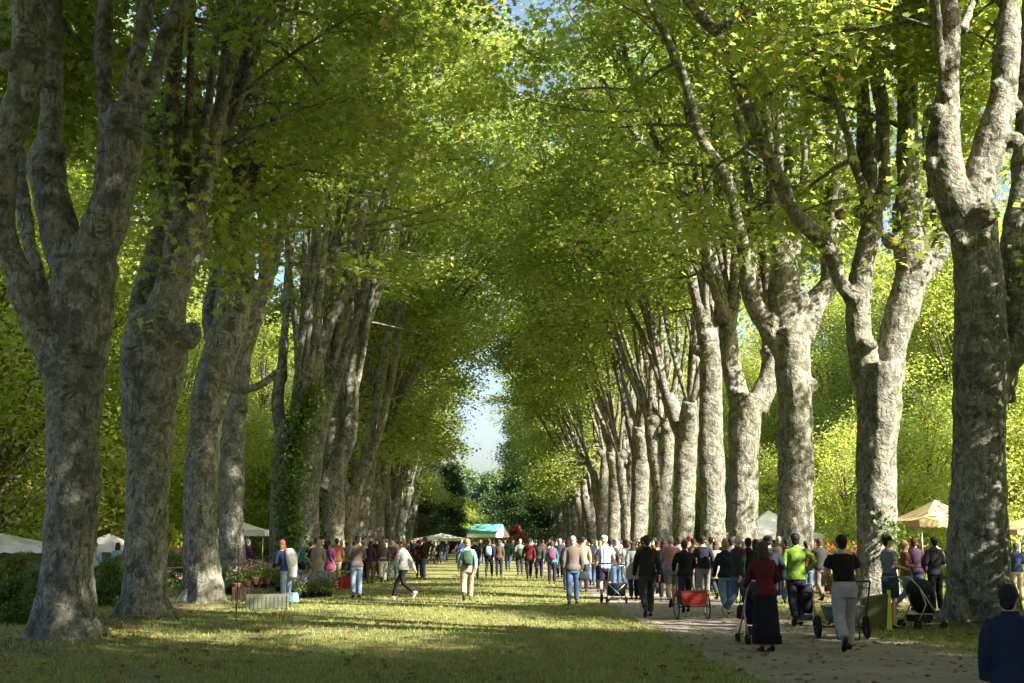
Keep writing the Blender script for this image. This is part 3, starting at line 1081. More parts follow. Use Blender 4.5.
rnd = random.Random(8)
GB = "broadleaf trees beyond the avenue"
limeA = Stand(leafy_proto("broadleaf_tree", 61, 14, 6, .8, 60, 30, .22, LEAF_BRIGHT, BARK_DARK), "tree", GB)
limeB = Stand(leafy_proto("broadleaf_tree", 62, 13, 5.5, 1.2, 56, 30, .22, LEAF_BRIGHT, BARK_DARK), "tree", GB)
tallA = Stand(leafy_proto("tall_tree", 63, 27, 8.5, 3.5, 92, 42, .215, LEAF, BARK_DARK, trunk_r=.4), "tree", GB)
tallB = Stand(leafy_proto("tall_tree", 64, 25, 8.0, 1.5, 86, 42, .215, LEAF, BARK_DARK, trunk_r=.4), "tree", GB)
spots = [(35, 84, 1.0), (41, 96, 1.05), (34, 104, .95), (45, 116, 1.1), (35, 124, 1.0), (36, 142, .95), (42, 150, 1.2), (38, 160, 1.0), (44, 172, 1.2), (38, 188, 1.0), (36, 205, 1.1), (48, 80, .95)]
for i, (x, y, s) in enumerate(spots):
    (limeA if i % 2 else limeB).put(x, y, "sunny yellow-green tree behind the right row, %s nearest of the twelve" % ORD[i + 1], s, rnd.uniform(0, 6), {"crown": LEAF if i % 4 == 1 else LEAF_BRIGHT})
spots = [(50, 135, 1.05), (60, 160, 1.1), (44, 195, 1.05), (70, 130, 1.0), (85, 165, 1.15)]
for i, (x, y, s) in enumerate(spots):
    (tallA if i % 2 else tallB).put(x, y, "tall lime-green tree towering far behind the right row, %s of five" % ORD[i + 1], s, rnd.uniform(0, 6), {"crown": LEAF_BRIGHT})
spots = [(-25, 62, 1.0), (-31, 74, 1.1), (-24, 82, .95), (-36, 92, 1.25), (-25, 99, 1.0), (-33, 112, 1.2), (-23, 118, 1.0), (-30, 134, 1.2), (-21, 142, 1.05), (-26, 160, 1.2), (-45, 120, 1.5), (-19, 176, 1.2)]
for i, (x, y, s) in enumerate(spots):
    (limeB if i % 2 else limeA).put(x, y, "mid-green tree behind the left row, %s nearest of the twelve" % ORD[i + 1], s, rnd.uniform(0, 6), {"crown": LEAF_BRIGHT if i % 3 else LEAF})
spots = [(-42, 128, 1.05), (-55, 150, 1.15), (-34, 185, 1.05), (-62, 115, 1.05)]
for i, (x, y, s) in enumerate(spots):
    (tallB if i % 2 else tallA).put(x, y, "tall green tree towering far behind the left row, %s of four" % ORD[i + 1], s, rnd.uniform(0, 6), {"crown": LEAF})
for i, (x, y, s) in enumerate([(-50, 96, 1.0), (-60, 135, 1.1), (-38, 108, .9), (-27, 200, .95)]):
    tallB.put(x, y, "dense green tree filling the view behind the left stalls, %s of four" % ORD[i + 1], s, i * 1.3, {"crown": LEAF_BRIGHT})
for i, (x, y, s) in enumerate([(56, 108, .95), (62, 126, 1.05), (50, 175, 1.0), (30, 215, .95)]):
    tallA.put(x, y, "dense sunlit tree filling the view behind the right stalls, %s of four" % ORD[i + 1], s, i * 1.3, {"crown": LEAF_BRIGHT})
for i, (x, y, s) in enumerate([(36, 92, .95), (40, 100, 1.0), (44, 108, 1.05), (37, 110, 1.0), (48, 118, 1.1), (50, 122, 1.05), (46, 142, 1.1), (52, 128, 1.1), (35, 124, 1.0), (32, 138, 1.0), (28, 155, 1.0), (42, 128, 1.0)]):
    (tallB if i % 2 else tallA).put(x, y, "high-crowned sunny tree right behind the plane trees, %s of twelve" % ORD[i + 1], s, i * 1.3 + .5, {"crown": LEAF_BRIGHT})
for i, (x, y, s) in enumerate([(-23, 57, 1.12), (-20.5, 50, 1.05), (-28, 62, 1.1), (-24, 76, .84), (-33, 84, .95), (-22, 92, .86), (-28, 106, 1.0), (-21, 124, .95), (-24, 150, 1.0), (-37, 72, .95)]):
    (tallB if i % 2 else tallA).put(x, y, "high-crowned shady tree left behind the plane trees, %s of ten" % ORD[i + 1], s, i * 1.7, {"crown": LEAF_BRIGHT})
thin = Stand(leafy_proto("unseen_airy_tree", 66, 15, 4.2, 4.5, 28, 11, .24, LEAF_BRIGHT, BARK_DARK, nsp=15), "tree", "unseen airy trees added to dapple the right row")
for i, (x, y, s) in enumerate([(22.5, 34, 1.0), (25, 43, 1.1), (28.5, 52, 1.1), (33, 61, 1.15)]):  # sparse crowns added out of view to throw dappled shade on the right trunks
    thin.put(x, y, "unseen airy tree added to dapple the right row, %s of four" % ORD[i + 1], s, i * 1.9)
young = Stand(leafy_proto('young_tree', 68, 9, 3.8, .3, 30, 15, .20, LEAF_BRIGHT, BARK_DARK, nsp=22, trunk_r=.14), 'tree', GB)
for i, (x, y, s) in enumerate([(21, 66, .9), (25, 70, 1.05), (29, 74, 1.1), (23, 80, .95), (27, 88, 1.15), (21, 94, .9)]):
    young.put(x, y, "low rounded lime-green tree close behind the right row, %s of six" % ORD[i + 1], s, i * 1.1, {"crown": LEAF_BRIGHT})
# unseen trees added right of the camera to shade the foreground
for i, (x, y, s) in enumerate([(21, 1, 1.25), (22, -10, 1.3), (21, 9.0, 1.1), (16.6, 22.6, .85)]):
    limeA.put(x, y, "unseen broad tree added at right to shade the foreground, %s of four" % ORD[i + 1], s, i * 2.0, {"crown": LEAF})

for i, (x, y, s) in enumerate([(23, -4, 1.0), (21, -16, 1.0)]):  # taller unseen crowns added to deepen the shade on the near lawn
    tallB.put(x, y, "unseen tall tree added behind the camera for foreground shade, %s of two" % ORD[i + 1], s, i * 2.0, {"crown": LEAF})
for i, (x, y, s) in enumerate([(34, 60, .85)]):
    tallB.put(x, y, "tall bright tree closing the view above the nearest right trunk", s, i * 2.0 + 1, {"crown": LEAF_BRIGHT})
ever = Stand(leafy_proto("evergreen_tree", 71, 17, 4.6, .6, 56, 30, .26, LEAF_EVER, BARK_DARK, True, 24), "tree", "dark evergreens closing the avenue")
spots = [(-12.5, 150, 1.25), (-7.8, 160, .98), (-17, 145, 1.3), (-3.8, 176, .70), (6.6, 190, 1.22), (10, 178, 1.0), (-10, 172, 1.3), (13, 200, 1.5)]
for i, (x, y, s) in enumerate(spots):
    ever.put(x, y, "dark evergreen tree closing the far end of the avenue, %s of eight from the left lawn side" % ORD[i + 1] if False else
             ["dark evergreen behind the crowd on the far left of the lawn", "dark low-skirted evergreen left of the green-roofed tent", "broad black-green evergreen behind the left row trunks",
              "small dark evergreen just left of the sky gap", "tall dark evergreen right of the green-roofed tent", "dark evergreen against the last trunks of the right row",
              "evergreen rising behind the dark group left of the tent", "tallest evergreen closing the right side of the vista"][i], s, i * 1.1)
far = Stand(leafy_proto("broadleaf_tree", 72, 10, 4.2, .8, 34, 22, .34, LEAF_YEL, BARK_DARK), "tree", "distant park trees past the avenue")
for x, y, s, m, lab in ((-1.4, 205, .75, LEAF_BRIGHT, "yellow-green tree far off in the gap left of the tent"), (2.5, 240, 1.35, LEAF_BLUE, "grey-green distant tree in the gap above the tent"),
                        (-3.5, 260, 1.6, LEAF_BLUE, "soft green tree farthest off in the gap"), (-6.0, 190, .55, LEAF_BRIGHT, "small lime-green tree beside the dark evergreens"),
                        (6.5, 265, 1.6, LEAF_DEEP, "distant deep green tree behind the tent"), (4.4, 150, .32, LEAF_RED, "red-leaved tree behind the green-roofed tent"),
                        (-30, 58, .42, LEAF_RED, "reddish shrubby tree behind the stalls at the far left"), (-18.5, 70, .50, LEAF_YEL, "small golden tree between the first and second left trunks")):
    far.put(x, y, lab, s, rnd.uniform(0, 6), {"crown": m})

# understorey shrubs
shrub = Stand(leafy_proto("shrub", 81, 1.9, 1.0, .15, 22, 22, .10, LEAF_IVY, BARK_DARK, False, 16, 'near', .04), "shrub", "bushes along the stalls")
for x, y, s, m, lab in (
    (*gp(14, 624)[:2], .95, LEAF_IVY, "leafy bush left of the nearest left trunk"), (*gp(-12, 618)[:2], 1.1, LEAF_DEEP, "dark bush cut by the picture's left edge"),
    (*gp(34, 606)[:2], .9, LEAF_IVY, "bush just behind the nearest left trunk's left side"), (*gp(108, 606)[:2], 1.1, LEAF_IVY, "dark bush between the first and second left trunks"),
    (*gp(120, 596)[:2], 1.2, LEAF_DEEP, "bush tucked against the second left trunk"), (*gp(178, 586)[:2], .8, LEAF_IVY, "low bush between the second and third left trunks"),
    (*gp(20, 590)[:2], 1.2, LEAF_DEEP, "bush below the white stall roof at far left"), (*gp(848, 580)[:2], 1.0, LEAF_BRIGHT, "sunny bush between the second and third right trunks"),
    (*gp(915, 588)[:2], 1.1, LEAF_BRIGHT, "light green bush under the tan parasol"), (*gp(1020, 590)[:2], 1.1, LEAF_BRIGHT, "bush behind the nearest right trunk at the picture edge"),
    (*gp(836, 584)[:2], .75, LEAF_DEEP, "dark low bush right of the third right trunk"), (*gp(940, 580)[:2], .9, LEAF_IVY, "dark bush beside the parasol pole"),
    (*gp(770, 568)[:2], 1.0, LEAF_DEEP, "dark bush by the white pavilion"), (*gp(262, 575)[:2], .9, LEAF_IVY, "bush between the fourth and fifth left trunks")):
    shrub.put(x, y, lab, s * .50, rnd.uniform(0, 6), {"crown": m})

# ivy on three trunks (parts of their trees)
def ivy(tree, centres, per, seed, spread=.22):
    cs = [tuple(Vector(c) - tree.location) for c in centres]
    link("ivy", leaves_mesh("ivy", cs, per, spread, .12, seed, 'near', 1.0, .3), LEAF_IVY, tree)


rv = random.Random(3)
cs = []
for px, py, rp in [(292, y, 9) for y in range(575, 455, -4)] + [(292 + (455 - y) * .28, y, 8) for y in range(455, 385, -3)]:
    for _ in range(5):
        cs.append(at(px + rv.uniform(-rp, rp), py + rv.uniform(-3, 3), 48 - rv.uniform(.45, .7)))
ivy(L5, cs, 22, 5)
cs = []
for py in range(560, 470, -4):
    for _ in range(3):
        cs.append(at(884 + rv.uniform(-3, 14), py + rv.uniform(-3, 3), 33.5 - rv.uniform(.2, .55)))
ivy(R2, cs[8:40], 6, 6, .15)

# ------------------------------------------------------------------ ground
mounds = []
for o in C.objects:
    if o.name.startswith("plane_tree") and o.type == 'EMPTY':
        mounds.append((o.location.x, o.location.y))


def gz(x, y):
    z = 0.03 * noise.noise((x * .25, y * .25, 0)) + .008 * noise.noise((x * 1.3, y * 1.3, 3))
    for mx, my in mounds:
        dx = x - mx
        dy = y - my
        d2 = dx * dx + dy * dy
        if d2 < 9:
            z += 0.13 * math.exp(-d2 / 1.6)
    if 2.7 < x < 7.4:
        z *= max(0, min(1, max(2.9 - x, x - 7.2) / .2 + 1)) if (x < 2.9 or x > 7.2) else 0
    return z


xs = list(np.concatenate([[-900, -400, -200, -100, -60, -45], np.arange(-32, 32.01, .4), [45, 60, 100, 200, 400, 900]]))
ys = list(np.concatenate([[-300, -100, -40, -15, 0, 6], np.arange(9, 60, .4), np.arange(60, 120, 1.5), np.arange(120, 260, 8), [300, 400, 700, 1500]]))
nx, ny = len(xs), len(ys)
V = [(x, y, gz(x, y) if (-33 < x < 33 and 8 < y < 200) else 0) for y in ys for x in xs]
Fc = [(j * nx + i, j * nx + i + 1, (j + 1) * nx + i + 1, (j + 1) * nx + i) for j in range(ny - 1) for i in range(nx - 1)]
me = bpy.data.meshes.new("ground")
me.from_pydata(V, [], Fc)
me.polygons.foreach_set("use_smooth", [True] * len(me.polygons))
m, t, n, b = newmat("lawn")
v = coords(t)
n1 = tex(t, 'noise', v, .35, 5, .6)
n2 = tex(t, 'noise', v, 2.2, 6, .7)
n3 = tex(t, 'noise', v, 26, 5, .75)
c = mixc(t, ramp(t, n1.outputs[0], [(.35, 0), (.65, 1)]), (0.18, 0.21, 0.06), (0.28, 0.27, 0.11))
c = mixc(t, ramp(t, n2.outputs[0], [(.48, 0), (.62, .85)]), c, (0.27, 0.24, 0.125))
c = mixc(t, ramp(t, tex(t, "noise", v, .9, 4, .6, 1.0).outputs[0], [(.56, 0), (.66, .75)]), c, (0.10, 0.16, 0.035))
c = mixc(t, ramp(t, n3.outputs[0], [(.35, .6), (.55, 0)]), c, (0.06, 0.075, 0.022))
c = mixc(t, ramp(t, n3.outputs[0], [(.58, 0), (.75, .5)]), c, (0.30, 0.27, 0.13))
# bare trodden soil under the tree rows
sx = t.nodes.new("ShaderNodeSeparateXYZ")
t.links.new(v, sx.inputs[0])


def band(x0, wd):
    a = t.nodes.new("ShaderNodeMath")
    a.operation = 'SUBTRACT'
    t.links.new(sx.outputs[0], a.inputs[0])
    a.inputs[1].default_value = x0
    a2 = t.nodes.new("ShaderNodeMath")
    a2.operation = 'ABSOLUTE'
    t.links.new(a.outputs[0], a2.inputs[0])
    a3 = t.nodes.new("ShaderNodeMath")
    a3.operation = 'MULTIPLY_ADD'
    t.links.new(n2.outputs[0], a3.inputs[0])
    a3.inputs[1].default_value = 2.4
    t.links.new(a2.outputs[0], a3.inputs[2])
    return ramp(t, dv(a3.outputs[0], wd), [(.35, .85), (.6, 0)])


def dv(s_, k):
    q = t.nodes.new("ShaderNodeMath")
    q.operation = 'DIVIDE'
    t.links.new(s_, q.inputs[0])
    q.inputs[1].default_value = k
    return q.outputs[0]


c = mixc(t, band(10.4, 6.2), c, (0.115, 0.085, 0.055))
c = mixc(t, band(-7.6, 4.6), c, (0.10, 0.08, 0.05))
t.links.new(c, b.inputs["Base Color"])
b.inputs["Roughness"].default_value = 0.95
b.inputs["Specular IOR Level"].default_value = 0.15
bump(t, b, n3.outputs[0], 0.9, 0.04)
go = link("ground", me, m)
tag(go, "mown park lawn with worn dry patches", None, None, "structure")

# path: gravel sheet 4 mm proud of the lawn
rp = random.Random(9)
V = []
Fc = []
cols = 9
Y = 4.0
k = 0
while Y < 190:
    fade = 1
    xl = 3.35 + .014 * max(0, Y - 20) * .5 + noise.noise((Y * .35, 0, 0)) * .35 + rp.uniform(-.09, .09)
    xr = 7.0 + noise.noise((Y * .3, 5, 0)) * .30 + rp.uniform(-.09, .09) + (.5 if Y < 22 else 0)
    for i in range(cols):
        u = i / (cols - 1)
        x = xl + (xr - xl) * u
        z = (gz(x, Y) if Y > 8 else 0) + .006 + .012 * math.sin(PI * u)
        V.append((x, Y, max(z, .006)))
    if k:
        for i in range(cols - 1):
            Fc.append(((k - 1) * cols + i, (k - 1) * cols + i + 1, k * cols + i + 1, k * cols + i))
    k += 1
    Y += .22 if Y < 60 else .8
me = bpy.data.meshes.new("path")
me.from_pydata(V, [], Fc)
me.polygons.foreach_set("use_smooth", [True] * len(me.polygons))
m, t, n, b = newmat("gravel")
v = coords(t)
n1 = tex(t, 'noise', v, 1.1, 5, .65)
n2 = tex(t, 'noise', v, 40, 4, .7)
c = mixc(t, ramp(t, n1.outputs[0], [(.35, 0), (.7, 1)]), (0.22, 0.185, 0.15), (0.34, 0.295, 0.24))
c = mixc(t, ramp(t, n2.outputs[0], [(.35, .5), (.6, 0)]), c, (0.16, 0.14, 0.11))
t.links.new(c, b.inputs["Base Color"])
b.inputs["Roughness"].default_value = 0.95
bump(t, b, n2.outputs[0], 0.8, 0.02)
po = link("path", me, m)
tag(po, "pale trodden gravel path beside the lawn", None, None, "structure")

# grass blades over the near lawn, and scattered dead leaves
rs = np.random.RandomState(4)
pts = []
while len(pts) < 90000:
    Y = 12.5 * (60 / 12.5) ** (rs.rand() ** 1.15)
    X = (rs.rand() * 1.02 - .5) * .84 * Y + .025 * Y
    if 3.6 < X < 6.8 and rs.rand() > .02:
        continue
    if (abs(X - 3.4) < .3 or abs(X - 7) < .4) and rs.rand() < .35:
        continue
    if abs(X - 10.4) < 1.3 and rs.rand() < .75:
        continue
    if noise.noise((X * .9, Y * .9, 7)) < -.22 and rs.rand() < .7:
        continue
    pts.append((X, Y))
P = np.array(pts)
Z = np.array([gz(x, y) for x, y in pts])
N = len(P)
a = rs.rand(N) * 2 * PI
wd = rs.uniform(.004, .008, N) * (1 + P[:, 1] / 28)
hg = rs.uniform(.025, .06, N) * (1 + P[:, 1] / 90)
ln = rs.normal(0, .02, (N, 2))
V = np.empty((N, 3, 3))
V[:, 0, 0] = P[:, 0] - np.cos(a) * wd
V[:, 0, 1] = P[:, 1] - np.sin(a) * wd
V[:, 1, 0] = P[:, 0] + np.cos(a) * wd
V[:, 1, 1] = P[:, 1] + np.sin(a) * wd
V[:, 0, 2] = V[:, 1, 2] = Z - .004
V[:, 2, 0] = P[:, 0] + ln[:, 0]
V[:, 2, 1] = P[:, 1] + ln[:, 1]
V[:, 2, 2] = Z + hg
me = bpy.data.meshes.new("grass")
me.vertices.add(N * 3)
me.vertices.foreach_set("co", V.reshape(-1))
me.loops.add(N * 3)
me.loops.foreach_set("vertex_index", np.arange(N * 3))
me.polygons.add(N)
me.polygons.foreach_set("loop_start", np.arange(0, N * 3, 3))
me.polygons.foreach_set("loop_total", np.full(N, 3))
aa = me.attributes.new("tone", 'FLOAT', 'FACE')
aa.data.foreach_set("value", np.clip(rs.normal(.5, .3, N), 0, 1).astype(np.float32))
me.update()
go = link("grass", me, GRASSM)
tag(go, "short uneven grass of the shaded lawn", None, None, "stuff")
cen = []
for _ in range(6500):
    Y = 12.5 * (70 / 12.5) ** rs.rand()
    X = (rs.rand() - .48) * .84 * Y
    if rs.rand() < .45:
        X = (10.2 if rs.rand() < .5 else -7.4) + rs.normal(0, 1.5)
    cen.append((X, Y, (gz(X, Y)) + .03))
me = leaves_mesh("fallen_leaves", cen, 1, .02, .11, 77, 'near', .3, 2.2)
lo = link("fallen_leaves", me, DEADLEAF)
tag(lo, "brown leaves fallen on the grass and path", None, None, "stuff")
#PEOPLE#
# ------------------------------------------------------------------ people
SKIN = (0.50, 0.32, 0.23)
HAIRC = {"black": (0.012, 0.010, 0.010), "brown": (0.06, 0.035, 0.02), "blond": (0.30, 0.20, 0.09), "grey": (0.30, 0.29, 0.28), "white": (0.6, 0.58, 0.55), "red": (0.20, 0.07, 0.03)}
COL = {"black": (0.012, 0.012, 0.014), "navy": (0.018, 0.022, 0.042), "red": (0.26, 0.03, 0.03), "darkred": (0.14, 0.012, 0.02), "lime": (0.27, 0.47, 0.06),
       "grey": (0.26, 0.27, 0.29), "lightgrey": (0.50, 0.51, 0.52), "white": (0.78, 0.77, 0.75), "beige": (0.46, 0.38, 0.27), "brown": (0.12, 0.075, 0.05),
       "turquoise": (0.07, 0.30, 0.34), "pink": (0.55, 0.27, 0.25), "magenta": (0.36, 0.07, 0.20), "purple": (0.09, 0.05, 0.10), "jeans": (0.10, 0.17, 0.32),
       "lightjeans": (0.26, 0.37, 0.52), "teal": (0.03, 0.08, 0.085), "orange": (0.30, 0.12, 0.05), "taupe": (0.20, 0.165, 0.145), "blue": (0.03, 0.055, 0.17),
       "lightblue": (0.32, 0.52, 0.66), "green": (0.05, 0.12, 0.06), "yellow": (0.6, 0.48, 0.06), "charcoal": (0.045, 0.045, 0.05), "plaid": None}
for _k in COL:
    if COL[_k]:
        COL[_k] = tuple(c_ * (.62 if max(COL[_k]) < .6 else .75) for c_ in COL[_k])
CNAME = {"darkred": "dark red", "lightgrey": "light grey", "lightblue": "light blue", "jeans": "blue denim", "lightjeans": "pale denim"}
PLAID = plaid_mat()
EYE = cmat("eye", (0.02, 0.015, 0.012), .3, 0, 0)


def joints(pose, w):
    """joint positions of a 1.75 m figure facing +Y; w<1 narrows the shoulders"""
    sx = .185 * w
    J = {}
    lean = 0.0
    legs = {'walk': ((.20, .50, .27, .10, 0), (.0, .50, -.30, .20, .75)), 'stride': ((.26, .52, .40, .11, -.2), (-.06, .50, -.44, .24, .85)),
            'stand': ((.02, .50, -.02, .09, 0), (.0, .50, -.03, .09, 0)), 'rest': ((.06, .50, .06, .09, 0), (-.0, .50, -.05, .09, 0))}
    lk = {'push': 'walk', 'pushstand': 'rest', 'hold': 'stand', 'phone': 'rest', 'akimbo': 'walk', 'bend': 'rest', 'reach': 'rest', 'carry': 'walk'}.get(pose, pose)
    f, bk = legs[lk]
    for s, q in ((1, f), (-1, bk)):
        J['hip', s] = Vector((s * .09, 0, .92))
        J['knee', s] = Vector((s * .10, q[0], q[1]))
        J['ankle', s] = Vector((s * .10, q[2], q[3]))
        J['pitch', s] = q[4]
    if pose in ('push', 'pushstand'):
        lean = .07
    if pose == 'bend':
        lean = .22
    if pose == 'walk' or pose == 'stride':
        lean = .03
    J['lean'] = lean
    sh = 1.43 - lean * .25
    for s in (1, -1):
        S = Vector((s * sx, lean, sh))
        J['sh', s] = S
        sw = {'walk': .13, 'stride': .2}.get(pose, 0.0) * -s
        E = S + Vector((s * .055, -.03 + sw * .6, -.275))
        W = E + Vector((s * .0, .07 + sw, -.245))
        if pose in ('push', 'pushstand'):
            E = S + Vector((s * .07, .06, -.27))
            W = Vector((s * .21, lean + .38, 1.02))
        if pose in ('hold', 'carry', 'bend') or (pose == 'reach' and s < 0):
            E = S + Vector((s * .06, .0, -.27))
            W = Vector((s * .11, lean + .27, 1.12 if pose != 'bend' else .98))
        if pose == 'reach' and s > 0:
            E = S + Vector((.05, .20, -.17))
            W = S + Vector((.02, .44, -.12))
        if pose == 'phone' and s > 0:
            E = S + Vector((.07, .05, -.26))
            W = Vector((.10, .13, 1.52))
        if pose == 'akimbo' and s > 0:
            E = S + Vector((.19, -.07, -.22))
            W = Vector((.17, .06, 1.03))
        J['el', s] = E
        J['wr', s] = W
    return J


def torso(mb, J, w, infl, z0=.86, z1=1.52, female=False, hem=0.0):
    L = J['lean']
    rs_ = [(.80, .150, .105), (.88, .165, .118), (.95, .165, .118), (1.04, .142, .102), (1.14, .142, .102), (1.24, .155, .112), (1.34, .168, .112), (1.40, .168, .104), (1.44, .150, .094), (1.475, .105, .078), (1.505, .066, .064), (1.57, .052, .056)]
    o = []
    for z, rx, ry in rs_:
        if z < z0 or z > z1:
            continue
        k = max(0, (z - .95) / .5)
        ww = w if z > 1.1 else (1.04 if female else 1)
        if female and 1.2 < z < 1.32:
            ry *= 1.12
        if female and 1.0 < z < 1.2:
            rx *= .9
        o.append(((0, L * k, z - L * .25 * k), rx * ww + infl + (hem if z < 1.0 else 0), ry + infl + (hem if z < 1.0 else 0)))
    mb.rings(o, 18)


def headyaw(p, yaw, L):
    c, s = math.cos(yaw), math.sin(yaw)
    x, y, z = p
    return Vector((x * c - y * s, x * s + y * c + L * 1.35, z - L * .25))


def hand(mb, W, E, s):
    d = (W - E).normalized()
    fwd = Vector((0, 1, 0)) if abs(d.y) < .75 else Vector((-s, 0, .35))
    wd = (fwd - d * fwd.dot(d)).normalized()
    nn = d.cross(wd) * s
    rot = Matrix((nn, wd, d)).transposed()
    mb.ell(W + d * .045, (.016, .037, .05), 10, 7, rot)
    for i, ln in enumerate((.070, .078, .074, .058)):
        b = W + d * .085 + wd * (.026 - .0175 * i)
        m1 = b + d * ln * .5 - nn * .004
        m2 = b + d * ln * .85 - nn * .024 * 1
        mb.tube([b - d * .01, m1, m2], [.0088, .0082, .0062], 6)
    t0 = W + d * .022 + wd * .026
    mb.tube([t0, t0 + wd * .026 + d * .026 - nn * .008, t0 + wd * .030 + d * .056 - nn * .014], [.011, .010, .0075], 6)


_pm = {}


def pmesh(kind, pose, fem, yaw=0.0):
    key = (kind, pose, fem, yaw if kind in ('body', 'short', 'long', 'bun', 'bald', 'cap', 'tail') else 0)
    if key in _pm:
        return _pm[key]
    w = .89 if fem else 1.0
    J = joints(pose, w)
    L = J['lean']
    mb = MB()
    res = None
    if kind == 'body':
        torso(mb, J, w, 0, .79, 1.57, fem)
        for s in (1, -1):
            mb.tube([J['hip', s] + Vector((0, 0, .02)), (J['hip', s] + J['knee', s]) / 2, J['knee', s], (J['knee', s] * .6 + J['ankle', s] * .4) + Vector((0, -.010, 0)), J['ankle', s]], [.084, .072, .050, .050, .034], 12)
            mb.ell(J['ankle', s] + Vector((0, .05, -.045)), (.035, .11, .035), 10, 6)
            mb.tube([J['sh', s] - Vector((s * .03, 0, 0)), (J['sh', s] + J['el', s]) / 2, J['el', s], (J['el', s] * .6 + J['wr', s] * .4), J['wr', s], J['wr', s] + (J['wr', s] - J['el', s]).normalized() * .03], [.052, .046, .037, .038, .026, .024], 10)
        for c, r_ in (((0, -.008, 1.648), (.076, .096, .100)), ((0, .026, 1.592), (.056, .064, .070)), ((0, .092, 1.618), (.013, .024, .024)), ((0, .080, 1.575), (.026, .016, .010)),
                      ((.078, -.002, 1.62), (.010, .020, .032)), ((-.078, -.002, 1.62), (.010, .020, .032)), ((0, .078, 1.668), (.05, .018, .012))):
            mb.ell(headyaw(c, yaw, L), r_, 14, 10, Matrix.Rotation(yaw, 3, 'Z'))
        me = remesh(mb, .0135, 1)
        nf = len(me.polygons)
        h2 = MB()
        for s in (1, -1):
            hand(h2, J['wr', s], J['el', s], s)
        nh = len(h2.f)
        for x in (.031, -.031):
            h2.ell(headyaw((x, .083, 1.640), yaw, L), (.012, .008, .007), 8, 5, Matrix.Rotation(yaw, 3, 'Z'))
        res = join_mesh(me, h2)
        res.materials.append(None)
        res.materials.append(EYE)
        for p in res.polygons[nf + nh:]:
            p.material_index = 1
    elif kind in ('jacket', 'shirt', 'tee', 'coat', 'puffer'):
        inf = {'jacket': .026, 'shirt': .016, 'tee': .017, 'coat': .032, 'puffer': .044}[kind]
        torso(mb, J, w, inf, 0.79 if kind == 'coat' else .87, 1.48, fem, .012)
        if kind == 'coat':
            mb.rings([((0, 0, .62), .225, .165), ((0, 0, .75), .215, .16), ((0, 0, .90), .19, .15)], 18)
        for s in (1, -1):
            A, E, W = J['sh', s], J['el', s], J['wr', s]
            k = inf * .75
            if kind == 'tee':
                M_ = A * .38 + E * .62
                mb.tube([A - Vector((s * .04, 0, -.005)), (A + M_) / 2, M_], [.050 + k, .054 + k, .056 + k], 12)
            else:
                mb.tube([A - Vector((s * .04, 0, -.005)), (A + E) / 2, E, (E + W) / 2, W], [.048 + k, .047 + k, .042 + k, .038 + k, .031 + k], 12)
        if kind == 'jacket' or kind == 'coat' or kind == 'puffer':
            mb.rings([((0, L * 1.05, 1.44 - L * .25), .11, .088), ((0, L * 1.1, 1.525 - L * .25), .074, .076)], 12)
        res = remesh(mb, .016, 2)
    elif kind in ('trousers', 'leggings', 'shorts', 'wide'):
        k = {'trousers': .014, 'leggings': .008, 'shorts': .022, 'wide': .028}[kind]
        torso(mb, J, 1, k + .002, .79, 1.05, fem)
        for s in (1, -1):
            H_, K, A = J['hip', s], J['knee', s], J['ankle', s]
            if kind == 'shorts':
                M_ = H_ * .2 + K * .8
                mb.tube([H_ + Vector((0, 0, .03)), (H_ + M_) / 2, M_], [.098 + k, .09 + k, .078 + k], 12)
            else:
                mb.tube([H_ + Vector((0, 0, .03)), (H_ + K) / 2, K, (K + A) / 2, A + (K - A) * .05], [.090 + k, .080 + k, .063 + k, .060 + k, .046 + k * 1.2], 12)
        res = remesh(mb, .015, 1)
    elif kind == 'skirt':
        mb.rings([((0, 0, .12), .225, .205), ((0, 0, .35), .215, .19), ((0, 0, .62), .205, .165), ((0, 0, .85), .18, .14), ((0, 0, 1.0), .15, .115), ((0, 0, 1.05), .14, .105)], 26)
        for i, p in enumerate(mb.v):
            a = math.atan2(p[1], p[0])
            f = 1 + .07 * math.sin(9 * a) * max(0, 1 - p[2])
            mb.v[i] = (p[0] * f, p[1] * f, p[2])
        res = mb.mesh("skirt")
    elif kind in ('shoeR', 'shoeL'):
        s = 1 if kind == 'shoeR' else -1
        A = J['ankle', s]
        pt = J['pitch', s]
        prof = [(-.075, .026, .030, .045), (-.055, .036, .044, .05), (.0, .037, .045, .05), (.06, .041, .032, .034), (.12, .045, .026, .027), (.165, .036, .020, .022), (.185, .018, .012, .018)]
        V = []
        nseg = 12
        for y, rx, rz, zc in prof:
            for k in range(nseg):
                th = 2 * PI * k / nseg
                zz = zc + rz * math.sin(th)
                V.append(Vector((rx * math.cos(th), y, max(.004, zz) - .09)))
        Mx = Matrix.Rotation(-pt, 3, 'X')
        V = [Mx @ v_ + A + Vector((0, 0, 0)) for v_ in V]
        Fc = []
        for i in range(len(prof) - 1):
            for k in range(nseg):
                k2 = (k + 1) % nseg
                Fc.append((i * nseg + k, (i + 1) * nseg + k, (i + 1) * nseg + k2, i * nseg + k2))
        Fc.append(tuple(range(nseg)))
        Fc.append(tuple((len(prof) - 1) * nseg + k for k in range(nseg - 1, -1, -1)))
        mb.add(V, Fc)
        res = mb.mesh("shoe")
    else:
        Ry = Matrix.Rotation(yaw, 3, 'Z')
        if kind in ('short', 'long', 'bun', 'tail'):
            mb.ell(headyaw((0, -.022, 1.668), yaw, L), (.088, .100, .098), 18, 12, Ry, .03, 3)
            mb.ell(headyaw((0, -.050, 1.605), yaw, L), (.070, .056, .078), 14, 9, Ry, .04, 4)
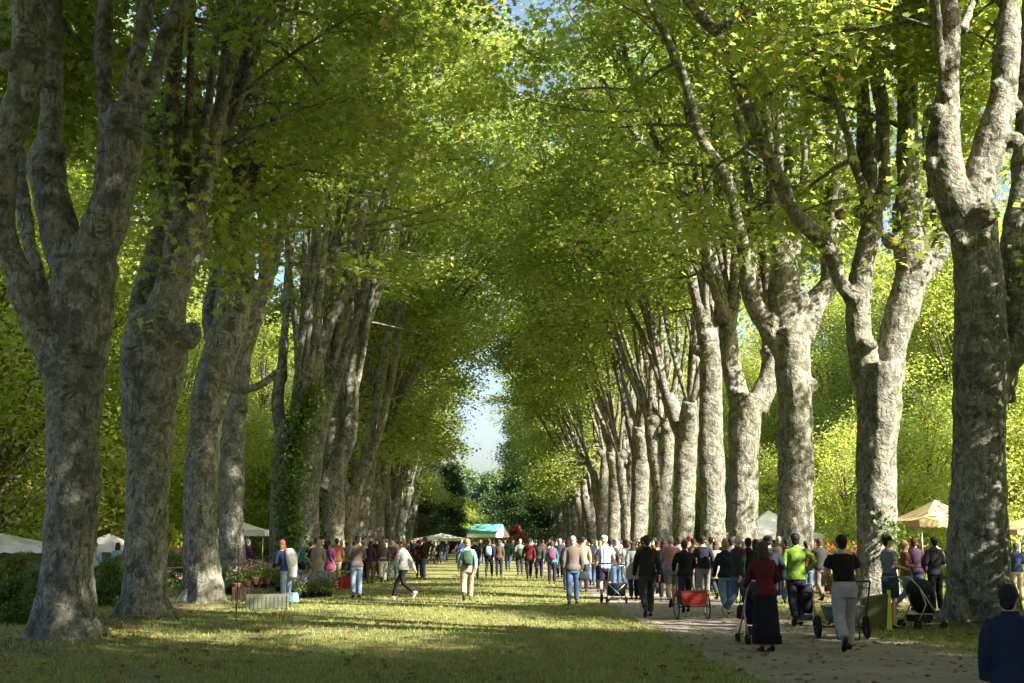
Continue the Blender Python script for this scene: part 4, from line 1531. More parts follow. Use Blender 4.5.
        if kind == 'long':
            mb.ell(headyaw((0, -.065, 1.55), yaw, L), (.095, .055, .14), 14, 9, Ry, .05, 5)
            for x in (.07, -.07):
                mb.ell(headyaw((x, -.02, 1.57), yaw, L), (.026, .045, .11), 10, 8, Ry, .05, 6)
        if kind == 'bun':
            mb.ell(headyaw((0, -.125, 1.70), yaw, L), (.042, .042, .042), 10, 8, None, .06, 7)
        if kind == 'tail':
            mb.tube([headyaw((0, -.11, 1.68), yaw, L), headyaw((0, -.15, 1.62), yaw, L), headyaw((0, -.13, 1.48), yaw, L)], [.022, .03, .012], 8)
        if kind == 'bald':
            mb.ell(headyaw((0, -.045, 1.61), yaw, L), (.080, .070, .060), 14, 8, Ry, .03, 8)
        if kind == 'cap':
            mb.ell(headyaw((0, -.012, 1.69), yaw, L), (.092, .108, .075), 16, 10, Ry)
            mb.ell(headyaw((0, .105, 1.685), yaw, L), (.065, .070, .010), 14, 6, Ry)
            mb.ell(headyaw((0, -.05, 1.625), yaw, L), (.078, .062, .05), 12, 7, Ry)
        res = mb.mesh("hair")
    res.name = kind
    _pm[key] = res
    return res


def putmat(o, m):
    if not o.data.materials:
        o.data.materials.append(None)
    o.material_slots[0].link = 'OBJECT'
    o.material_slots[0].material = m


GARM = {'jacket': 'jacket', 'shirt': 'shirt', 'tee': 't_shirt', 'coat': 'coat', 'puffer': 'jacket', 'trousers': 'trousers', 'leggings': 'leggings', 'shorts': 'shorts', 'wide': 'trousers', 'skirt': 'skirt'}


def person(x, y, H, face, pose, fem, hair, hairc, top, topc, bot, botc, label, shoe="black", skin=1.0, yaw=0.0, group=None):
    yaw = R(yaw)
    b = bpy.data.objects.new("person", pmesh('body', pose, fem, yaw))
    C.objects.link(b)
    putmat(b, cmat("skin", tuple(c * skin for c in SKIN), .55, 0, .1, 30))
    s = H / 1.75
    zb = 0.006 if 3.4 < x < 7 else gz(x, y)
    b.location = (x, y, zb)
    b.rotation_euler.z = R(face)
    b.scale = (s, s, s)
    tag(b, label, "person", group)
    for kind, c in ((top, topc), (bot, botc)):
        if not kind:
            continue
        o = bpy.data.objects.new(GARM[kind], pmesh(kind, pose, fem))
        C.objects.link(o)
        o.parent = b
        putmat(o, PLAID if c == 'plaid' else cloth(COL[c] if isinstance(c, str) else c))
    for kk in ('shoeR', 'shoeL'):
        o = bpy.data.objects.new("shoe", pmesh(kk, pose, fem))
        C.objects.link(o)
        o.parent = b
        putmat(o, cmat("leather", COL[shoe], .6, 0, .2))
    if hair:
        o = bpy.data.objects.new("cap" if hair == 'cap' else "hair", pmesh(hair, pose, fem, yaw))
        C.objects.link(o)
        o.parent = b
        putmat(o, cmat("hair", HAIRC[hairc], .65, 0, .8, 40) if hair != 'cap' else cloth(COL[hairc]))
    return b


WALK = "people strolling along the gravel path"
LAWN = "people on the lawn and at the plant stalls"


def P(px, fy, H, face, pose, fem, hair, hairc, top, topc, bot, botc, label, **k):
    g = gp(px, fy)
    return person(g.x, g.y, H, face, pose, fem, hair, hairc, top, topc, bot, botc, label, **k)


# face: 0 = walking away from the camera, 180 = towards it, 90 = towards the left, -90 = towards the right
P(767, 652, 1.66, 3, 'pushstand', True, 'long', 'brown', 'jacket', 'darkred', 'skirt', 'black', "woman in a dark red cardigan and long black skirt pushing a stroller", group=WALK)
P(847, 652, 1.76, -2, 'push', False, 'short', 'black', 'tee', 'black', 'wide', 'lightgrey', "man in a black T-shirt and pale grey trousers wheeling a garden cart", group=WALK)
P(798, 627, 1.80, -5, 'akimbo', False, 'short', 'black', 'jacket', 'lime', 'trousers', 'navy', "man in a lime green jacket beside a small navy cart", group=WALK)
P(771, 629, 1.76, 4, 'walk', False, 'cap', 'charcoal', 'coat', 'navy', 'trousers', 'black', "man in a navy coat and dark flat cap behind the woman in red", group=WALK)
P(892, 629, 1.78, -78, 'hold', False, 'short', 'black', 'tee', 'grey', 'shorts', 'teal', "man in a grey T-shirt and teal shorts standing side-on by the yellow-edged crate", group=LAWN, yaw=-15)
P(908, 613, 1.66, -100, 'carry', True, 'tail', 'blond', 'tee', 'orange', 'trousers', 'lightjeans', "woman in orange half hidden behind the man in teal shorts", group=LAWN)
P(917, 611, 1.72, -20, 'stand', False, 'short', 'brown', 'jacket', 'purple', 'trousers', 'jeans', "man in a dark plum jacket and jeans under the parasol", group=LAWN)
P(937, 614, 1.74, 15, 'hold', False, 'short', 'black', 'jacket', 'charcoal', 'trousers', 'black', "man in a charcoal jacket against the nearest right trunk", group=LAWN)
g0 = gp(1004, 683)
person(3.70, 9.0, 1.35, -14, 'stand', False, 'short', 'black', 'jacket', (0.009, 0.017, 0.045), 'trousers', 'navy', "dark-haired boy in a blue top seen from behind at the bottom right corner", group=LAWN, yaw=-25)
P(686, 613, 1.68, 0, 'push', False, 'short', 'brown', 'jacket', 'black', 'trousers', 'charcoal', "person in a black jacket leaning over the red two-wheeled trailer", group=WALK)
P(672, 608, 1.80, 5, 'walk', False, 'bald', 'grey', 'tee', 'pink', 'shorts', 'grey', "balding man in a pink T-shirt and grey shorts", group=WALK)
P(648, 618, 1.78, 2, 'walk', False, 'short', 'black', 'jacket', 'black', 'trousers', 'charcoal', "man in a black jacket striding alone ahead of the red trailer", group=WALK, shoe="charcoal")
P(605, 603, 1.82, -3, 'push', False, 'cap', 'white', 'tee', 'plaid', 'shorts', 'navy', "man in a white cap and blue checked shirt pushing a shopping cart", group=WALK)
P(573, 604, 1.80, 0, 'rest', False, 'short', 'grey', 'jacket', 'taupe', 'trousers', 'jeans', "man in a taupe jacket and jeans at the lawn edge", group=WALK)
P(552, 584, 1.66, -3, 'stand', True, 'short', 'brown', 'jacket', 'turquoise', 'trousers', 'navy', "woman in a turquoise jacket wearing a pink backpack", group=WALK)
P(626, 590, 1.70, 12, 'walk', True, 'long', 'brown', 'tee', 'white', 'trousers', 'lightjeans', "woman in a white T-shirt and pale jeans beside the checked shirt", group=WALK)
P(636, 592, 1.70, -10, 'walk', False, 'short', 'black', 'jacket', 'green', 'trousers', 'jeans', "person in a green jacket behind the man in black", group=WALK)
P(704, 603, 1.80, -8, 'walk', False, 'short', 'black', 'shirt', 'navy', 'trousers', 'grey', "man in a navy shirt and grey trousers beside the red trailer", group=WALK)
P(727, 616, 1.68, 4, 'walk', True, 'short', 'blond', 'jacket', 'navy', 'trousers', 'lightjeans', "blonde woman in a navy jacket and pale jeans", group=WALK)
P(739, 619, 1.78, -60, 'walk', False, 'bald', 'grey', 'jacket', 'charcoal', 'trousers', 'jeans', "grey-haired man in a charcoal jacket turning to the blonde woman", group=WALK, yaw=20, shoe="lightgrey")
P(750, 613, 1.72, -5, 'rest', False, 'short', 'black', 'jacket', 'black', 'trousers', 'navy', "person in black left of the woman in red", group=WALK)
P(717, 600, 1.66, 10, 'walk', True, 'long', 'brown', 'coat', 'beige', 'leggings', 'charcoal', "woman in a beige coat seen between two navy tops", group=WALK)
P(694, 592, 1.74, -4, 'stand', False, 'short', 'brown', 'jacket', 'brown', 'trousers', 'charcoal', "person in a brown jacket above the red trailer", group=WALK)
P(658, 594, 1.66, 6, 'walk', True, 'bun', 'brown', 'shirt', 'orange', 'trousers', 'charcoal', "woman in a rust orange top between the black jacket and pink shirt", group=WALK)
P(762, 601, 1.66, 0, 'stand', True, 'bun', 'red', 'jacket', 'pink', 'trousers', 'grey', "red-haired woman in pink behind the dark flat cap", group=WALK)
P(712, 590, 1.80, 0, 'walk', False, 'short', 'brown', 'jacket', 'grey', 'trousers', 'jeans', "tall man in a grey jacket ahead of the blonde woman", group=WALK)
P(617, 586, 1.72, 0, 'walk', False, 'short', 'grey', 'jacket', 'beige', 'trousers', 'jeans', "man in a beige jacket in front of the white T-shirt woman", group=WALK)
P(592, 586, 1.74, 3, 'walk', False, 'short', 'black', 'jacket', 'navy', 'trousers', 'jeans', "man in navy walking left of the checked shirt", group=WALK)
P(560, 578, 1.76, 0, 'walk', False, 'short', 'grey', 'jacket', 'charcoal', 'trousers', 'navy', "grey-haired man in charcoal ahead of the pink backpack", group=WALK)
P(582, 582, 1.7, 170, 'walk', True, 'long', 'brown', 'jacket', 'purple', 'trousers', 'black', "woman in plum coming back along the path", group=WALK)
P(815, 590, 1.70, -60, 'hold', True, 'long', 'red', 'jacket', 'red', 'trousers', 'navy', "woman in red at the flower stand behind the third right trunk", group=LAWN)
P(832, 592, 1.66, -100, 'bend', True, 'bun', 'brown', 'shirt', 'white', 'trousers', 'beige', "woman in a white shirt stooping over the red flowers", group=LAWN)
P(726, 590, 1.76, 0, 'walk', False, 'short', 'brown', 'jacket', 'black', 'trousers', 'navy', "man in black ahead of the beige coat", group=WALK)
# on the lawn
P(403, 600, 1.70, 62, 'stride', True, 'tail', 'brown', 'jacket', 'lightgrey', 'leggings', 'black', "woman in a pale grey top and black leggings striding across the lawn", group=LAWN, shoe="white", yaw=10)
P(467, 601, 1.72, 2, 'walk', False, 'short', 'blond', 'shirt', 'lightblue', 'wide', 'beige', "person in beige trousers with a green backpack walking away over the lawn", group=LAWN, shoe="brown")
P(424, 580, 1.82, 78, 'reach', False, 'short', 'brown', 'jacket', 'black', 'trousers', 'jeans', "man in black and jeans pointing, mid lawn", group=LAWN)
P(419, 578, 1.72, 20, 'stand', False, 'cap', 'red', 'jacket', 'darkred', 'trousers', 'navy', "person in a dark red jacket next to the pointing man", group=LAWN)
P(356, 598, 1.80, 25, 'hold', False, 'short', 'brown', 'jacket', 'taupe', 'trousers', 'lightjeans', "man in a brown leather jacket and pale jeans by the red crate", group=LAWN)
P(286, 605, 1.72, 40, 'bend', True, 'long', 'red', 'shirt', 'blue', 'trousers', 'lightjeans', "woman in blue with a white shawl bending over the plants", group=LAWN)
P(247, 588, 1.70, -50, 'hold', True, 'short', 'grey', 'jacket', 'purple', 'trousers', 'navy', "woman in dark plum behind the crates by the fourth left trunk", group=LAWN)
P(308, 585, 1.66, -10, 'bend', False, 'short', 'black', 'jacket', 'black', 'trousers', 'charcoal', "person in black stooping behind the lavender", group=LAWN)
P(321, 588, 1.62, -30, 'bend', True, 'long', 'black', 'shirt', 'blue', 'trousers', 'purple', "black-haired woman in blue choosing lavender", group=LAWN)
P(336, 586, 1.74, 10, 'stand', False, 'short', 'brown', 'jacket', 'orange', 'trousers', 'beige', "man in a rust jacket behind the red crate", group=LAWN)
P(370, 583, 1.66, -20, 'stand', True, 'long', 'brown', 'jacket', 'purple', 'trousers', 'taupe', "woman in a plum jacket right of the brown leather jacket", group=LAWN)
P(383, 583, 1.70, 10, 'walk', False, 'short', 'grey', 'jacket', 'taupe', 'wide', 'white', "man in a taupe jacket and white trousers near the left stalls", group=LAWN)
P(392, 582, 1.66, -15, 'walk', True, 'short', 'white', 'jacket', 'magenta', 'trousers', 'lightjeans', "white-haired woman in a magenta jacket", group=LAWN)
P(376, 577, 1.74, 160, 'stand', False, 'short', 'black', 'jacket', 'navy', 'trousers', 'charcoal', "man in navy facing the camera among the left stall visitors", group=LAWN)
P(489, 577, 1.74, -8, 'walk', False, 'short', 'brown', 'jacket', 'navy', 'trousers', 'navy', "man in navy with a pale blue backpack in mid lawn", group=LAWN)
P(499, 577, 1.70, -4, 'stand', True, 'long', 'brown', 'jacket', 'brown', 'trousers', 'navy', "woman in brown beside the pale blue backpack", group=LAWN)
P(475, 579, 1.74, 150, 'rest', False, 'short', 'black', 'coat', 'charcoal', 'trousers', 'jeans', "man in a long charcoal coat just behind the green backpack", group=LAWN)
P(529, 579, 1.76, 5, 'walk', False, 'short', 'brown', 'jacket', 'darkred', 'trousers', 'black', "man in dark red and black right of mid lawn", group=LAWN)
P(539, 579, 1.72, -5, 'walk', True, 'long', 'black', 'jacket', 'charcoal', 'trousers', 'navy', "black-haired woman in charcoal left of the pink backpack", group=LAWN)
P(520, 575, 1.74, 8, 'stand', False, 'short', 'grey', 'jacket', 'grey', 'trousers', 'charcoal', "man in grey with a green bag at the lawn's far right edge", group=LAWN)
P(508, 571, 1.72, 0, 'walk', False, 'short', 'brown', 'jacket', 'green', 'trousers', 'jeans', "person in dark green strolling in front of the tent", group=LAWN)

# a fuller knot of walkers behind the first ones on the right
for a in ((644, 600, 1.76, 'short', 'brown', 'jacket', 'taupe', 'trousers', 'charcoal', "man in a taupe jacket just left of the man in black"),
          (665, 601, 1.68, 'long', 'black', 'jacket', 'navy', 'trousers', 'black', "black-haired woman in navy behind the pink T-shirt"),
          (680, 598, 1.78, 'short', 'brown', 'jacket', 'grey', 'trousers', 'navy', "man in a grey jacket right of the pink T-shirt"),
          (733, 604, 1.74, 'short', 'black', 'jacket', 'taupe', 'trousers', 'beige', "man in a taupe jacket and beige trousers past the blonde woman"),
          (744, 602, 1.66, 'bun', 'grey', 'jacket', 'beige', 'trousers', 'navy', "grey-haired woman in beige between two dark jackets"),
          (757, 607, 1.70, 'long', 'black', 'jacket', 'charcoal', 'trousers', 'black', "black-haired woman in charcoal hard by the flat cap"),
          (781, 604, 1.78, 'short', 'grey', 'jacket', 'brown', 'trousers', 'jeans', "grey-haired man in brown left of the lime jacket"),
          (788, 597, 1.70, 'short', 'black', 'jacket', 'black', 'trousers', 'jeans', "person in black jacket and jeans past the lime jacket"),
          (808, 600, 1.66, 'tail', 'brown', 'jacket', 'darkred', 'trousers', 'jeans', "woman with ponytail in dark red right of the lime jacket"),
          (822, 602, 1.72, 'short', 'brown', 'jacket', 'charcoal', 'trousers', 'taupe', "man in charcoal before the red flowers"),
          (601, 592, 1.66, 'long', 'blond', 'tee', 'white', 'trousers', 'navy', "blonde woman in a white T-shirt left of the checked shirt"),
          (611, 594, 1.74, 'short', 'black', 'jacket', 'charcoal', 'trousers', 'jeans', "man in charcoal over the shopping cart"),
          (634, 600, 1.64, 'long', 'brown', 'coat', 'grey', 'trousers', 'black', "woman in a long grey coat by the man in black"),
          (568, 590, 1.70, 'long', 'black', 'jacket', 'black', 'trousers', 'charcoal', "woman in black ahead of the taupe jacket"),
          (583, 592, 1.78, 'cap', 'navy', 'jacket', 'beige', 'trousers', 'charcoal', "man in a navy cap and beige jacket right of the taupe jacket")):
    px_, fy_, H_, hr_, hc_, tk_, tc_, bk_, bc_, lb_ = a
    P(px_, fy_, H_, (px_ * 7) % 30 - 15, ('walk', 'rest', 'stand')[px_ % 3], hr_ in ('long', 'bun', 'tail'), hr_, hc_, tk_, tc_, bk_, bc_, lb_, group=WALK)

# far crowd: distinct pairs of clothes, so that each can be named
rc = random.Random(31)
usedc = set()
tops = ["black", "navy", "red", "grey", "lightgrey", "white", "beige", "brown", "turquoise", "pink", "purple", "orange", "taupe", "blue", "lightblue", "green", "yellow", "charcoal", "magenta", "teal"]
bots = ["black", "navy", "jeans", "lightjeans", "beige", "charcoal", "taupe", "grey"]


def crowd(n, xr, yr, where, grp):
    placed = []
    tries = 0
    while len(placed) < n and tries < 4000:
        tries += 1
        Y = rc.uniform(*yr)
        X = rc.uniform(*xr)
        if any((X - a) ** 2 + (Y - b_) ** 2 < .28 for a, b_ in placed):
            continue
        c1, c2 = rc.choice(tops), rc.choice(bots)
        fem = rc.random() < .5
        gm = rc.choice(['jacket', 'shirt', 'coat', 'tee'])
        key = (c1, c2, gm, where)
        if key in usedc:
            continue
        usedc.add(key)
        placed.append((X, Y))
        hr = rc.choice(['long', 'tail', 'bun', 'short']) if fem else rc.choice(['short', 'short', 'bald', 'cap'])
        hc = rc.choice(["black", "brown", "blond", "grey", "brown"]) if hr != 'cap' else rc.choice(["white", "navy", "red"])
        person(X, Y, rc.uniform(1.60, 1.72) if fem else rc.uniform(1.70, 1.84), rc.choice([0, 0, 10, -10, 180, 170, 90, -90, -40, 40]), rc.choice(['stand', 'walk', 'rest', 'hold', 'walk']), fem,
               hr, hc, gm, c1, 'trousers', c2, "%s in a %s %s and %s trousers %s" % ("woman" if fem else "man", CNAME.get(c1, c1), {'tee': 'T-shirt'}.get(gm, gm), CNAME.get(c2, c2), where), group=grp)


crowd(42, (3.6, 8.6), (52, 84), "midway down the path", "crowd on the middle of the path")
crowd(42, (1.2, 8.5), (84, 120), "in the far path crowd", "far crowd on the path")
crowd(30, (-6.4, 1.0), (88, 118), "in the far lawn crowd", "far crowd on the lawn")
crowd(22, (-6.8, -4.0), (54, 88), "by the left stalls", "browsers along the left stalls")
crowd(14, (7.2, 9.4), (38, 72), "beside the right trunks", "visitors beside the right trunks")
crowd(9, (12, 17), (36, 60), "beyond the right trunks", "visitors beyond the right trunks")
crowd(12, (-7.0, -4.5), (44, 60), "at the lavender stall", "visitors at the lavender stall")
crowd(4, (-13, -10), (40, 55), "beyond the left trunks", "visitors beyond the left trunks")

# ------------------------------------------------------------------ things people carry and push
METAL = cmat("painted_metal", (0.05, 0.05, 0.055), .4, .6, 0)
ALU = cmat("aluminium", (0.45, 0.46, 0.48), .35, .9, 0)
RUBBER = cmat("rubber", (0.015, 0.015, 0.016), .8, 0, .3, 20)
TIMBER = cmat("grey_timber", (0.30, 0.29, 0.24), .9, 0, .6, 5)


def backpack(px, fy, H, face, col, label, zc=1.22):
    g = gp(px, fy)
    root = empty("backpack", (g.x, g.y, zc * H / 1.75 - .22), R(face), label, "backpack")
    mb = MB()
    mb.rings([((0, -.23, .0), .11, .06), ((0, -.24, .03), .145, .085), ((0, -.245, .16), .15, .09), ((0, -.235, .30), .145, .08), ((0, -.225, .40), .11, .06), ((0, -.22, .43), .05, .03)], 14)
    link("bag", remesh(mb, .014, 2), cloth(COL[col]), root)
    p = MB()
    p.rings([((0, -.325, .04), .08, .02), ((0, -.33, .08), .10, .03), ((0, -.33, .17), .10, .03), ((0, -.325, .20), .08, .02)], 12)
    link("front_pocket", p.mesh("front_pocket"), cloth(tuple(c * .7 for c in COL[col])), root)
    for s in (1, -1):
        q = MB()
        q.tube([(s * .08, -.17, .40), (s * .10, -.08, .44), (s * .11, .06, .38), (s * .12, .13, .22), (s * .14, .04, .08), (s * .12, -.16, .05)], .013, 6)
        link("strap", q.mesh("strap"), cloth(COL["charcoal"]), root)
    return root


backpack(467, 601, 1.72, 2, "green", "green-grey backpack worn by the walker in beige trousers")
backpack(552, 584, 1.66, -3, "magenta", "pink backpack on the turquoise jacket")
backpack(489, 577, 1.74, -8, "lightblue", "pale blue backpack in the middle of the lawn")
backpack(520, 575, 1.74, 8, "green", "bright green bag on the man in grey", 1.1)
backpack(694, 592, 1.74, -4, "orange", "orange-brown backpack above the red trailer")


def wheel(parent, c, Rr, wd=.03, spokes=8, rimmat=None, name="wheel"):
    e = MB()
    e.tube([(c[0] - wd * .9, c[1], c[2]), (c[0] + wd * .9, c[1], c[2])], Rr * .13, 10)
    for k in range(spokes):
        a = 2 * PI * k / spokes
        e.tube([(c[0], c[1], c[2]), (c[0], c[1] + math.cos(a) * Rr * .9, c[2] + math.sin(a) * Rr * .9)], .006 if Rr > .15 else .008, 5)
    w_ = link(name, e.mesh("wheel"), rimmat or ALU, parent)
    t_ = MB()
    t_.torus(c, Rr - wd * .5, wd * .5, 28, 8)
    link("tyre", t_.mesh("tyre"), RUBBER, w_)
    r_ = MB()
    r_.torus(c, Rr - wd * 1.1, wd * .22, 28, 6)
    link("rim", r_.mesh("rim"), rimmat or ALU, w_)
    return w_


def stroller(x, y, face, col, label, s=1.0):
    root = empty("stroller", (x, y, .006 if 3.4 < x < 7 else gz(x, y)), R(face), label, "stroller")
    root.scale = (s, s, s)
    f = MB()
    for sx in (-.24, .24):
        f.tube([(sx, -.30, .10), (sx * .98, -.06, .48), (sx * .95, -.20, .82), (sx * .92, -.42, 1.02)], .014, 8)
        f.tube([(sx, .34, .10), (sx * .97, .10, .40), (sx * .95, -.20, .82)], .014, 8)
        f.tube([(sx, -.30, .10), (sx, .34, .10)], .010, 6)
    f.tube([(-.22, -.42, 1.02), (.22, -.42, 1.02)], .018, 8)
    f.tube([(-.24, -.30, .12), (.24, -.30, .12)], .012, 8)
    link("frame", f.mesh("frame"), ALU, root)
    st = MB()
    st.rings([((0, .10, .30), .16, .16), ((0, .08, .38), .20, .22), ((0, .0, .55), .21, .20), ((0, -.06, .74), .20, .14)], 14)
    link("seat", remesh(st, .02, 2), cloth(COL[col]), root)
    c = MB()
    for k in range(9):
        pass
    c.ell((0, -.02, .80), (.23, .28, .20), 16, 9)
    me = c.mesh("canopy")
    link("canopy", me, cloth(COL["charcoal"]), root)
    b = MB()
    b.box((-.17, -.24, .14), (.17, .16, .27))
    link("basket", b.mesh("basket", False), cloth(COL["charcoal"]), root)
    for sx in (-.255, .255):
        for yy, rr in ((-.30, .085), (.34, .075)):
            for d in (-.022, .022):
                wheel(root, (sx + d, yy, rr), rr, .024, 5, METAL)
    return root


g = gp(767, 647)
stroller(g.x, g.y + .62, 3, "black", "aluminium-framed stroller pushed by the woman in dark red")
g = gp(806, 627)
stroller(g.x + .05, g.y + .25, -20, "navy", "small navy buggy beside the man in lime green", .8)
g = gp(922, 629)
stroller(g.x, g.y, -70, "black", "dark pushchair parked beside the nearest right trunk", .95)


def garden_cart(x, y, face, label):
    root = empty("garden_cart", (x, y, .006), R(face), label, "cart")
    tb = MB()
    o = [((0, 0, .28), .24, .34), ((0, 0, .30), .27, .38), ((0, 0, .46), .33, .46), ((0, 0, .55), .36, .50), ((0, 0, .56), .38, .52), ((0, 0, .55), .34, .47), ((0, 0, .34), .26, .36)]
    tb.rings(o, 24)
    link("tub", tb.mesh("tub"), cmat("grey_plastic", (0.13, 0.14, 0.15), .45, 0, .1), root)
    f = MB()
    for s in (-1, 1):
        f.tube([(s * .27, .40, .28), (s * .28, -.20, .26), (s * .27, -.55, .45), (s * .24, -.95, 1.00)], .016, 8)
        f.tube([(s * .20, -.30, .27), (s * .18, -.38, .02)], .014, 8)
    f.tube([(-.18, -.38, .02), (.18, -.38, .02)], .014, 8)
    f.tube([(-.24, -.95, 1.0), (.24, -.95, 1.0)], .018, 8)
    f.tube([(-.40, .05, .20), (.40, .05, .20)], .014, 8)
    link("frame", f.mesh("frame"), METAL, root)
    for s in (-1, 1):
        wheel(root, (s * .42, .05, .20), .20, .075, 6, METAL)
    return root


g = gp(846, 640)
garden_cart(g.x, g.y + .15, -2, "grey garden cart with fat black wheels wheeled by the man in the black T-shirt")


def trailer(x, y, face, label):
    root = empty("bicycle_trailer", (x, y, .006), R(face), label, "trailer")
    b = MB()
    b.add([(-.27, -.32, .34), (.27, -.32, .34), (.27, .38, .34), (-.27, .38, .34), (-.31, -.36, .66), (.31, -.36, .66), (.31, .42, .66), (-.31, .42, .66)],
          [(3, 2, 1, 0), (4, 5, 6, 7), (0, 1, 5, 4), (1, 2, 6, 5), (2, 3, 7, 6), (3, 0, 4, 7)])
    me = b.mesh("body", False)
    link("body", me, cmat("red_canvas", (0.24, 0.022, 0.018), .85, 0, .8), root)
    f = MB()
    for s in (-1, 1):
        f.tube([(s * .33, -.38, .30), (s * .33, .44, .30)], .012, 6)
        f.tube([(s * .33, -.38, .68), (s * .33, .44, .68)], .012, 6)
        f.tube([(s * .33, -.38, .30), (s * .33, -.38, .68)], .012, 6)
        f.tube([(s * .33, .44, .30), (s * .33, .44, .68)], .012, 6)
        f.tube([(s * .22, .44, .5), (s * .20, .75, .80), (s * .16, .90, 1.0)], .012, 6)
    f.tube([(-.36, 0, .30), (.36, 0, .30)], .012, 6)
    f.tube([(-.33, -.38, .68), (.33, -.38, .68)], .012, 6)
    link("frame", f.mesh("frame"), METAL, root)
    for s in (-1, 1):
        wheel(root, (s * .38, 0, .30), .30, .035, 14, ALU)
    return root


g = gp(693, 620)
trailer(g.x, g.y + .1, 4, "red canvas trailer on two large spoked wheels").scale = (.88, .9, .9)


def shop_cart(x, y, face, label):
    root = empty("shopping_cart", (x, y, .006), R(face), label, "cart")
    b = MB()
    b.rings([((0, 0, .20), .21, .14), ((0, 0, .24), .24, .17), ((0, 0, .50), .25, .18), ((0, 0, .54), .22, .15)], 16)
    link("bag", remesh(b, .02, 1), cloth(COL["navy"]), root)
    f = MB()
    for s in (-1, 1):
        f.tube([(s * .22, -.20, .10), (-s * .22, -.20, .52)], .010, 6)
        f.tube([(s * .24, .16, .10), (s * .24, -.14, .55), (s * .2, -.38, 1.0)], .012, 6)
    f.tube([(-.2, -.38, 1.0), (.2, -.38, 1.0)], .014, 6)
    f.tube([(-.24, -.20, .10), (.24, -.20, .10)], .010, 6)
    f.tube([(-.24, .16, .10), (.24, .16, .10)], .010, 6)
    link("frame", f.mesh("frame"), ALU, root)
    for s in (-1, 1):
        for yy in (-.20, .18):
            wheel(root, (s * .26, yy, .09), .09, .03, 5, METAL)
    return root


g = gp(617, 604)
shop_cart(g.x, g.y + .1, -3, "navy folding shopping cart with crossed bars pushed by the checked shirt")

# shoulder bags and the white shawl
def handbag(px, fy, dx, z, col, label, s=1.0):
    g_ = gp(px, fy)
    root = empty("handbag", (g_.x + dx, g_.y, z), 0, label, "bag")
    b = MB()
    b.rings([((0, 0, 0), .13 * s, .04), ((0, 0, .03), .16 * s, .06), ((0, 0, .18 * s), .15 * s, .05), ((0, 0, .24 * s), .12 * s, .025)], 12)
    link("bag", b.mesh("bag"), cloth(COL[col]), root)
    q = MB()
    q.tube([(-.10 * s, 0, .22 * s), (-.08 * s, 0, .22 * s + .18), (0, 0, .22 * s + .26), (.08 * s, 0, .22 * s + .18), (.10 * s, 0, .22 * s)], .009, 6)
    link("handle", q.mesh("handle"), cloth(COL["charcoal"]), root)
    return root


handbag(573, 604, .26, .62, "charcoal", "dark shoulder bag at the side of the taupe jacket")
handbag(356, 598, -.30, .80, "navy", "navy bag hanging beside the brown leather jacket")
handbag(660, 608, .05, .62, "red", "red bag carried left of the pink T-shirt")
handbag(288, 605, .10, .06, "lightblue", "pale blue tote standing at the feet of the woman with the shawl", 1.1)
handbag(750, 640, -.06, .35, "darkred", "dark red bag hooked on the left side of the stroller", 1.0)

g = gp(286, 605)
mb = MB()
for k in range(1):
    mb.rings([((.16, -.02, .72), .10, .14), ((.15, -.03, .95), .13, .16), ((.12, .0, 1.18), .15, .17), ((.07, .06, 1.36), .15, .13), ((.02, .12, 1.47), .09, .09)], 18)
me = remesh(mb, .02, 2)
o = link("shawl", me, cloth(COL["white"]))
o.location = (g.x, g.y, 0)
tag(o, "white shawl draped over the stooping woman in blue", "shawl")

# ------------------------------------------------------------------ stalls
CANVAS = cmat("white_canvas", (0.74, 0.74, 0.74), .8, 0, .06, .8)


